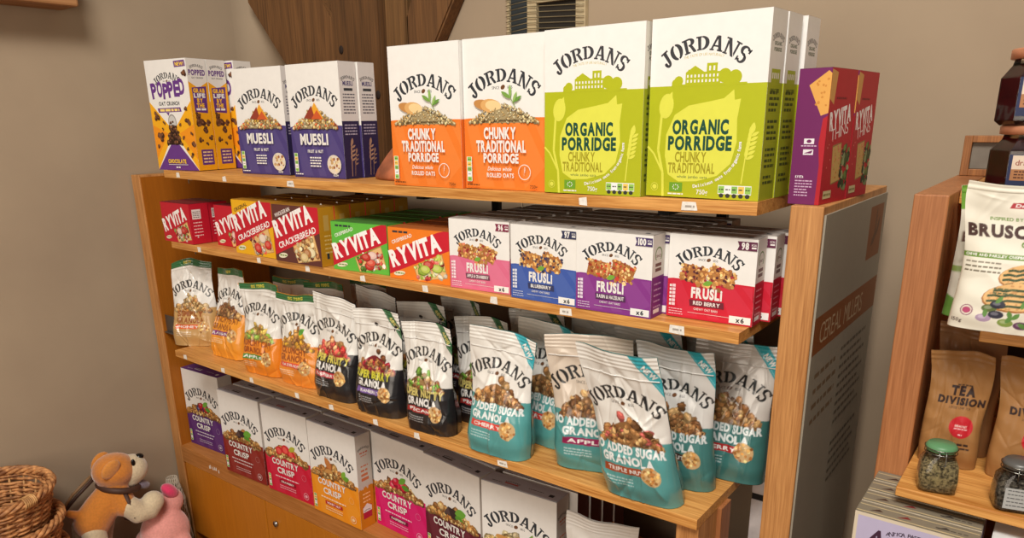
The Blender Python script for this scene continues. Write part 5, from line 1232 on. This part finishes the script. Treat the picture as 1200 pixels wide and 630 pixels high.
pb = plush('brown_plush', (206, 128, 52)); pc = plush('cream_plush', (214, 194, 160)); pk = plush('pink_plush', (232, 158, 148)); hp = plush('hot_pink_plush', (222, 62, 104)); gyp = plush('grey_lilac_plush', (120, 108, 120)); blk = plain('black_bead', (16, 14, 14), .2); stp = plain('brown_strap', (74, 48, 36), .6)
dz = lambda x, y, z: (x, y, z)
Dg = tag(empty('plush_dog', (.08, -.3, 0)), 'brown plush dog with cream muzzle and paws and a dark harness', 'soft toy')
o3 = lambda p: (p[0]-.08, p[1]+.3, p[2]+Z0)
dog = fuse('body', [('e', o3((.08, -.25, -.866)), (.062, .062, .052)), ('t', [o3((.08, -.262, -.92)), o3((.08, -.30, -.965)), o3((.08, -.335, -1.0))], [.038, .05, .052]),
                    ('e', o3((.08, -.335, -1.0)), (.052, .05, .055)), ('t', [o3((.1, -.262, -.925)), o3((.122, -.255, -.968))], [.036, .034]), ('t', [o3((.055, -.262, -.925)), o3((.05, -.27, -.985))], [.026, .024]),
                    ('t', [o3((.08, -.375, -.96)), o3((.08, -.392, -.948))], [.014, .012])], pb, Dg)
fuse('muzzle', [('e', o3((.092, -.205, -.876)), (.047, .046, .045), Euler((.3, 0, 0))), ('e', o3((.09, -.215, -.90)), (.038, .034, .03))], pc, Dg)
fuse('jaw', [('e', o3((.094, -.19, -.932)), (.028, .032, .014), Euler((-.5, 0, 0)))], gyp, Dg, .004)
fuse('front_leg', [('t', [o3((.13, -.248, -.972)), o3((.135, -.226, -1.0)), o3((.135, -.195, -1.002)), o3((.135, -.178, -.985))], [.032, .036, .037, .033])], pc, Dg)
fuse('front_leg', [('t', [o3((.05, -.268, -.98)), o3((.06, -.30, -1.06)), o3((.075, -.33, -1.16)), o3((.085, -.34, -1.25))], [.023, .022, .022, .028])], plush('taupe_plush', (176, 156, 140)), Dg)
fuse('hind_leg', [('t', [o3((.1, -.345, -1.02)), o3((.11, -.345, -1.1)), o3((.115, -.34, -1.25))], [.034, .032, .0285]), ('e', o3((.13, -.325, -1.256)), (.045, .034, .0235))], pc, Dg)
fuse('hind_leg', [('t', [o3((.045, -.35, -1.02)), o3((.04, -.355, -1.1)), o3((.04, -.36, -1.25))], [.032, .03, .0285])], pc, Dg)
fuse('ear', [('e', o3((.131, -.279, -.838)), (.009, .025, .033), Euler((-.75, .15, 0)))], plush('light_brown_plush', (216, 142, 66)), Dg, .004)
fuse('ear', [('e', o3((.025, -.262, -.852)), (.009, .027, .036), Euler((-.75, -.15, 0)))], plush('light_brown_plush_far', (206, 132, 56)), Dg, .004)
q = MB(); q.ell(o3((.1, -.181, -.842)), (.013, .013, .009)); q.build('nose', blk, Dg)
for x in (.128, .042):
    q = MB(); q.ell(o3((x, -.213, -.842)), (.005, .006, .011)); q.build('eye', blk, Dg)
q = MB(); pts = [o3((.08+.054*math.cos(a), -.245-.012*math.sin(a)-.0, -.917-.012*math.cos(a)+.016*math.sin(a))) for a in [2*PI*i/28 for i in range(28)]]; q.tube([o3((.08+.058*math.cos(a), -.246+.05*math.sin(a), -.918-.014*math.sin(a))) for a in [2*PI*i/28 for i in range(28)]], .010, 8, closed=True)
q.tube([o3((.135, -.255, -.925)), o3((.15, -.252, -.96)), o3((.155, -.245, -1.0)), o3((.13, -.24, -1.02)), o3((.1, -.25, -1.02))], .0075, 8); q.build('harness', stp, Dg)
L = tag(empty('dog_leash', (.1, -.4, 0)), 'dark brown leash strap with a tan edge, running down behind the plush dog', 'leash')
ol = lambda p: (p[0]-.1, p[1]+.4, p[2]+Z0)
q = MB(); q.tube([ol((.012, -.285, -.9)), ol((.0, -.34, -.945)), ol((-.02, -.40, -1.01)), ol((-.03, -.42, -1.1)), ol((-.03, -.41, -1.2)), ol((-.02, -.40, -1.274))], .0055, 8); q.build('strap', stp, L)
q = MB(); q.tube([ol((.006, -.29, -.892)), ol((-.004, -.345, -.935)), ol((-.016, -.395, -.995)), ol((-.024, -.41, -1.03))], .0045, 8); q.build('tan_edge', plain('tan_leather', (150, 112, 74), .6), L)
Pg = tag(empty('plush_pig', (.1, -.14, 0)), 'pink plush pig seen from behind, standing beside the plush dog', 'soft toy')
op = lambda p: (p[0]-.1, p[1]+.14, p[2]+Z0)
fuse('body', [('e', op((.1, -.14, -1.12)), (.07, .075, .082)), ('e', op((.1, -.105, -1.025)), (.036, .036, .042)), ('t', [op((.135, -.185, -1.14)), op((.15, -.205, -1.25))], [.038, .03]), ('t', [op((.15, -.125, -1.15)), op((.165, -.12, -1.25))], [.038, .03]),
              ('t', [op((.08, -.10, -1.12)), op((.09, -.085, -1.25))], [.034, .03]), ('t', [op((.05, -.18, -1.15)), op((.05, -.2, -1.25))], [.034, .03])], pk, Pg)
fuse('ear', [('e', op((.112, -.112, -.985)), (.027, .02, .034), Euler((.7, .3, 0)))], hp, Pg, .004)
fuse('ear', [('e', op((.1, -.095, -1.012)), (.02, .026, .016), Euler((-.6, 0, 0)))], plush('mid_pink_plush', (226, 120, 128)), Pg, .004)
# net bag behind
nb_ = tag(empty('net_bag', (-.004, -.045, 0)), 'whitish net bag slumped between the plush pig and the shelving unit', 'bag')
q = MB()
pr = [(.02, .28), (.03, .24), (.04, .2), (.045, .12), (.048, .05), (.04, .006)]
for k_ in range(18):
    for s_ in (-1, 1):
        q.tube([(r_*math.cos(2*PI*k_/18+s_*z_*9)*.8, r_*math.sin(2*PI*k_/18+s_*z_*9)*.8, z_) for r_, z_ in pr], .0012, 4)
q.build('netting', plain('net_cord', (196, 184, 164), .8), nb_)
q = MB(); q.lathe([(0, .004), (.028, .006), (.034, .06), (.03, .16), (.018, .22), (0, .24)], 20); q.build('contents', plain('net_contents', (150, 138, 116), .9, 0, .3, 30), nb_)

# ================================================================== light and camera
def area(name, loc, tgt, size, e, col, sy=None):
    l = D.lights.new(name, 'AREA'); l.size = size; l.energy = e; l.color = col
    if sy: l.shape = 'RECTANGLE'; l.size_y = sy
    o = D.objects.new(name, l); COL.objects.link(o); o.location = loc
    o.rotation_euler = (Vector(tgt)-Vector(loc)).to_track_quat('-Z', 'Y').to_euler(); return o
area('window_light', (2.5, -1.95, Z0+2.45), (1.25, .0, Z0-.3), 1.3, 122, (1., .96, .9), 1.0)
area('fill_light', (1.7, -2.5, Z0+.1), (.0, -.2, Z0-.5), 1.8, 24, (1., .88, .74), 1.2)  # soft warm fill, added to brighten the left wall and lower rows
w = D.worlds.new('room_glow'); sc.world = w; w.use_nodes = True; nt = w.node_tree
bgd = nt.nodes['Background']; bgd.inputs['Strength'].default_value = .19
tc = N(nt, 'ShaderNodeTexCoord'); gr = N(nt, 'ShaderNodeTexGradient'); mp = N(nt, 'ShaderNodeMapping'); mp.inputs['Rotation'].default_value = (0, PI/2, 0); mp.inputs['Location'].default_value = (.5, 0, 0); mp.inputs['Scale'].default_value = (.5, .5, .5)
cr = N(nt, 'ShaderNodeValToRGB'); cr.color_ramp.elements[0].color = (.75, .58, .42, 1); cr.color_ramp.elements[1].color = (.95, .92, .9, 1)
nt.links.new(tc.outputs['Generated'], mp.inputs['Vector']); nt.links.new(mp.outputs['Vector'], gr.inputs['Vector']); nt.links.new(gr.outputs['Fac'], cr.inputs['Fac']); nt.links.new(cr.outputs['Color'], bgd.inputs['Color'])

cam = D.cameras.new('camera'); co = D.objects.new('camera', cam); COL.objects.link(co)
FPX, CXP, CYP = 858.79, 599.3, 400.24
yaw, pit, rol = math.radians(37.56), math.radians(16.77), math.radians(-.79)
fw = Vector((-math.sin(yaw)*math.cos(pit), math.cos(yaw)*math.cos(pit), -math.sin(pit))); rt = Vector((math.cos(yaw), math.sin(yaw), 0)); up = rt.cross(fw)
r2 = rt*math.cos(rol)+up*math.sin(rol); u2 = -rt*math.sin(rol)+up*math.cos(rol)
co.matrix_world = Matrix(((r2.x, u2.x, -fw.x, 2.25312), (r2.y, u2.y, -fw.y, -1.107264), (r2.z, u2.z, -fw.z, .123648+Z0), (0, 0, 0, 1)))
cam.sensor_width = 36; cam.lens = FPX/1200*36; cam.shift_x = (600-CXP)/1200; cam.shift_y = (CYP-315)/1200; cam.clip_start = .02; cam.clip_end = 50
sc.camera = co
sc.view_settings.view_transform = 'Standard'; sc.view_settings.look = 'None'; sc.view_settings.exposure = 0.
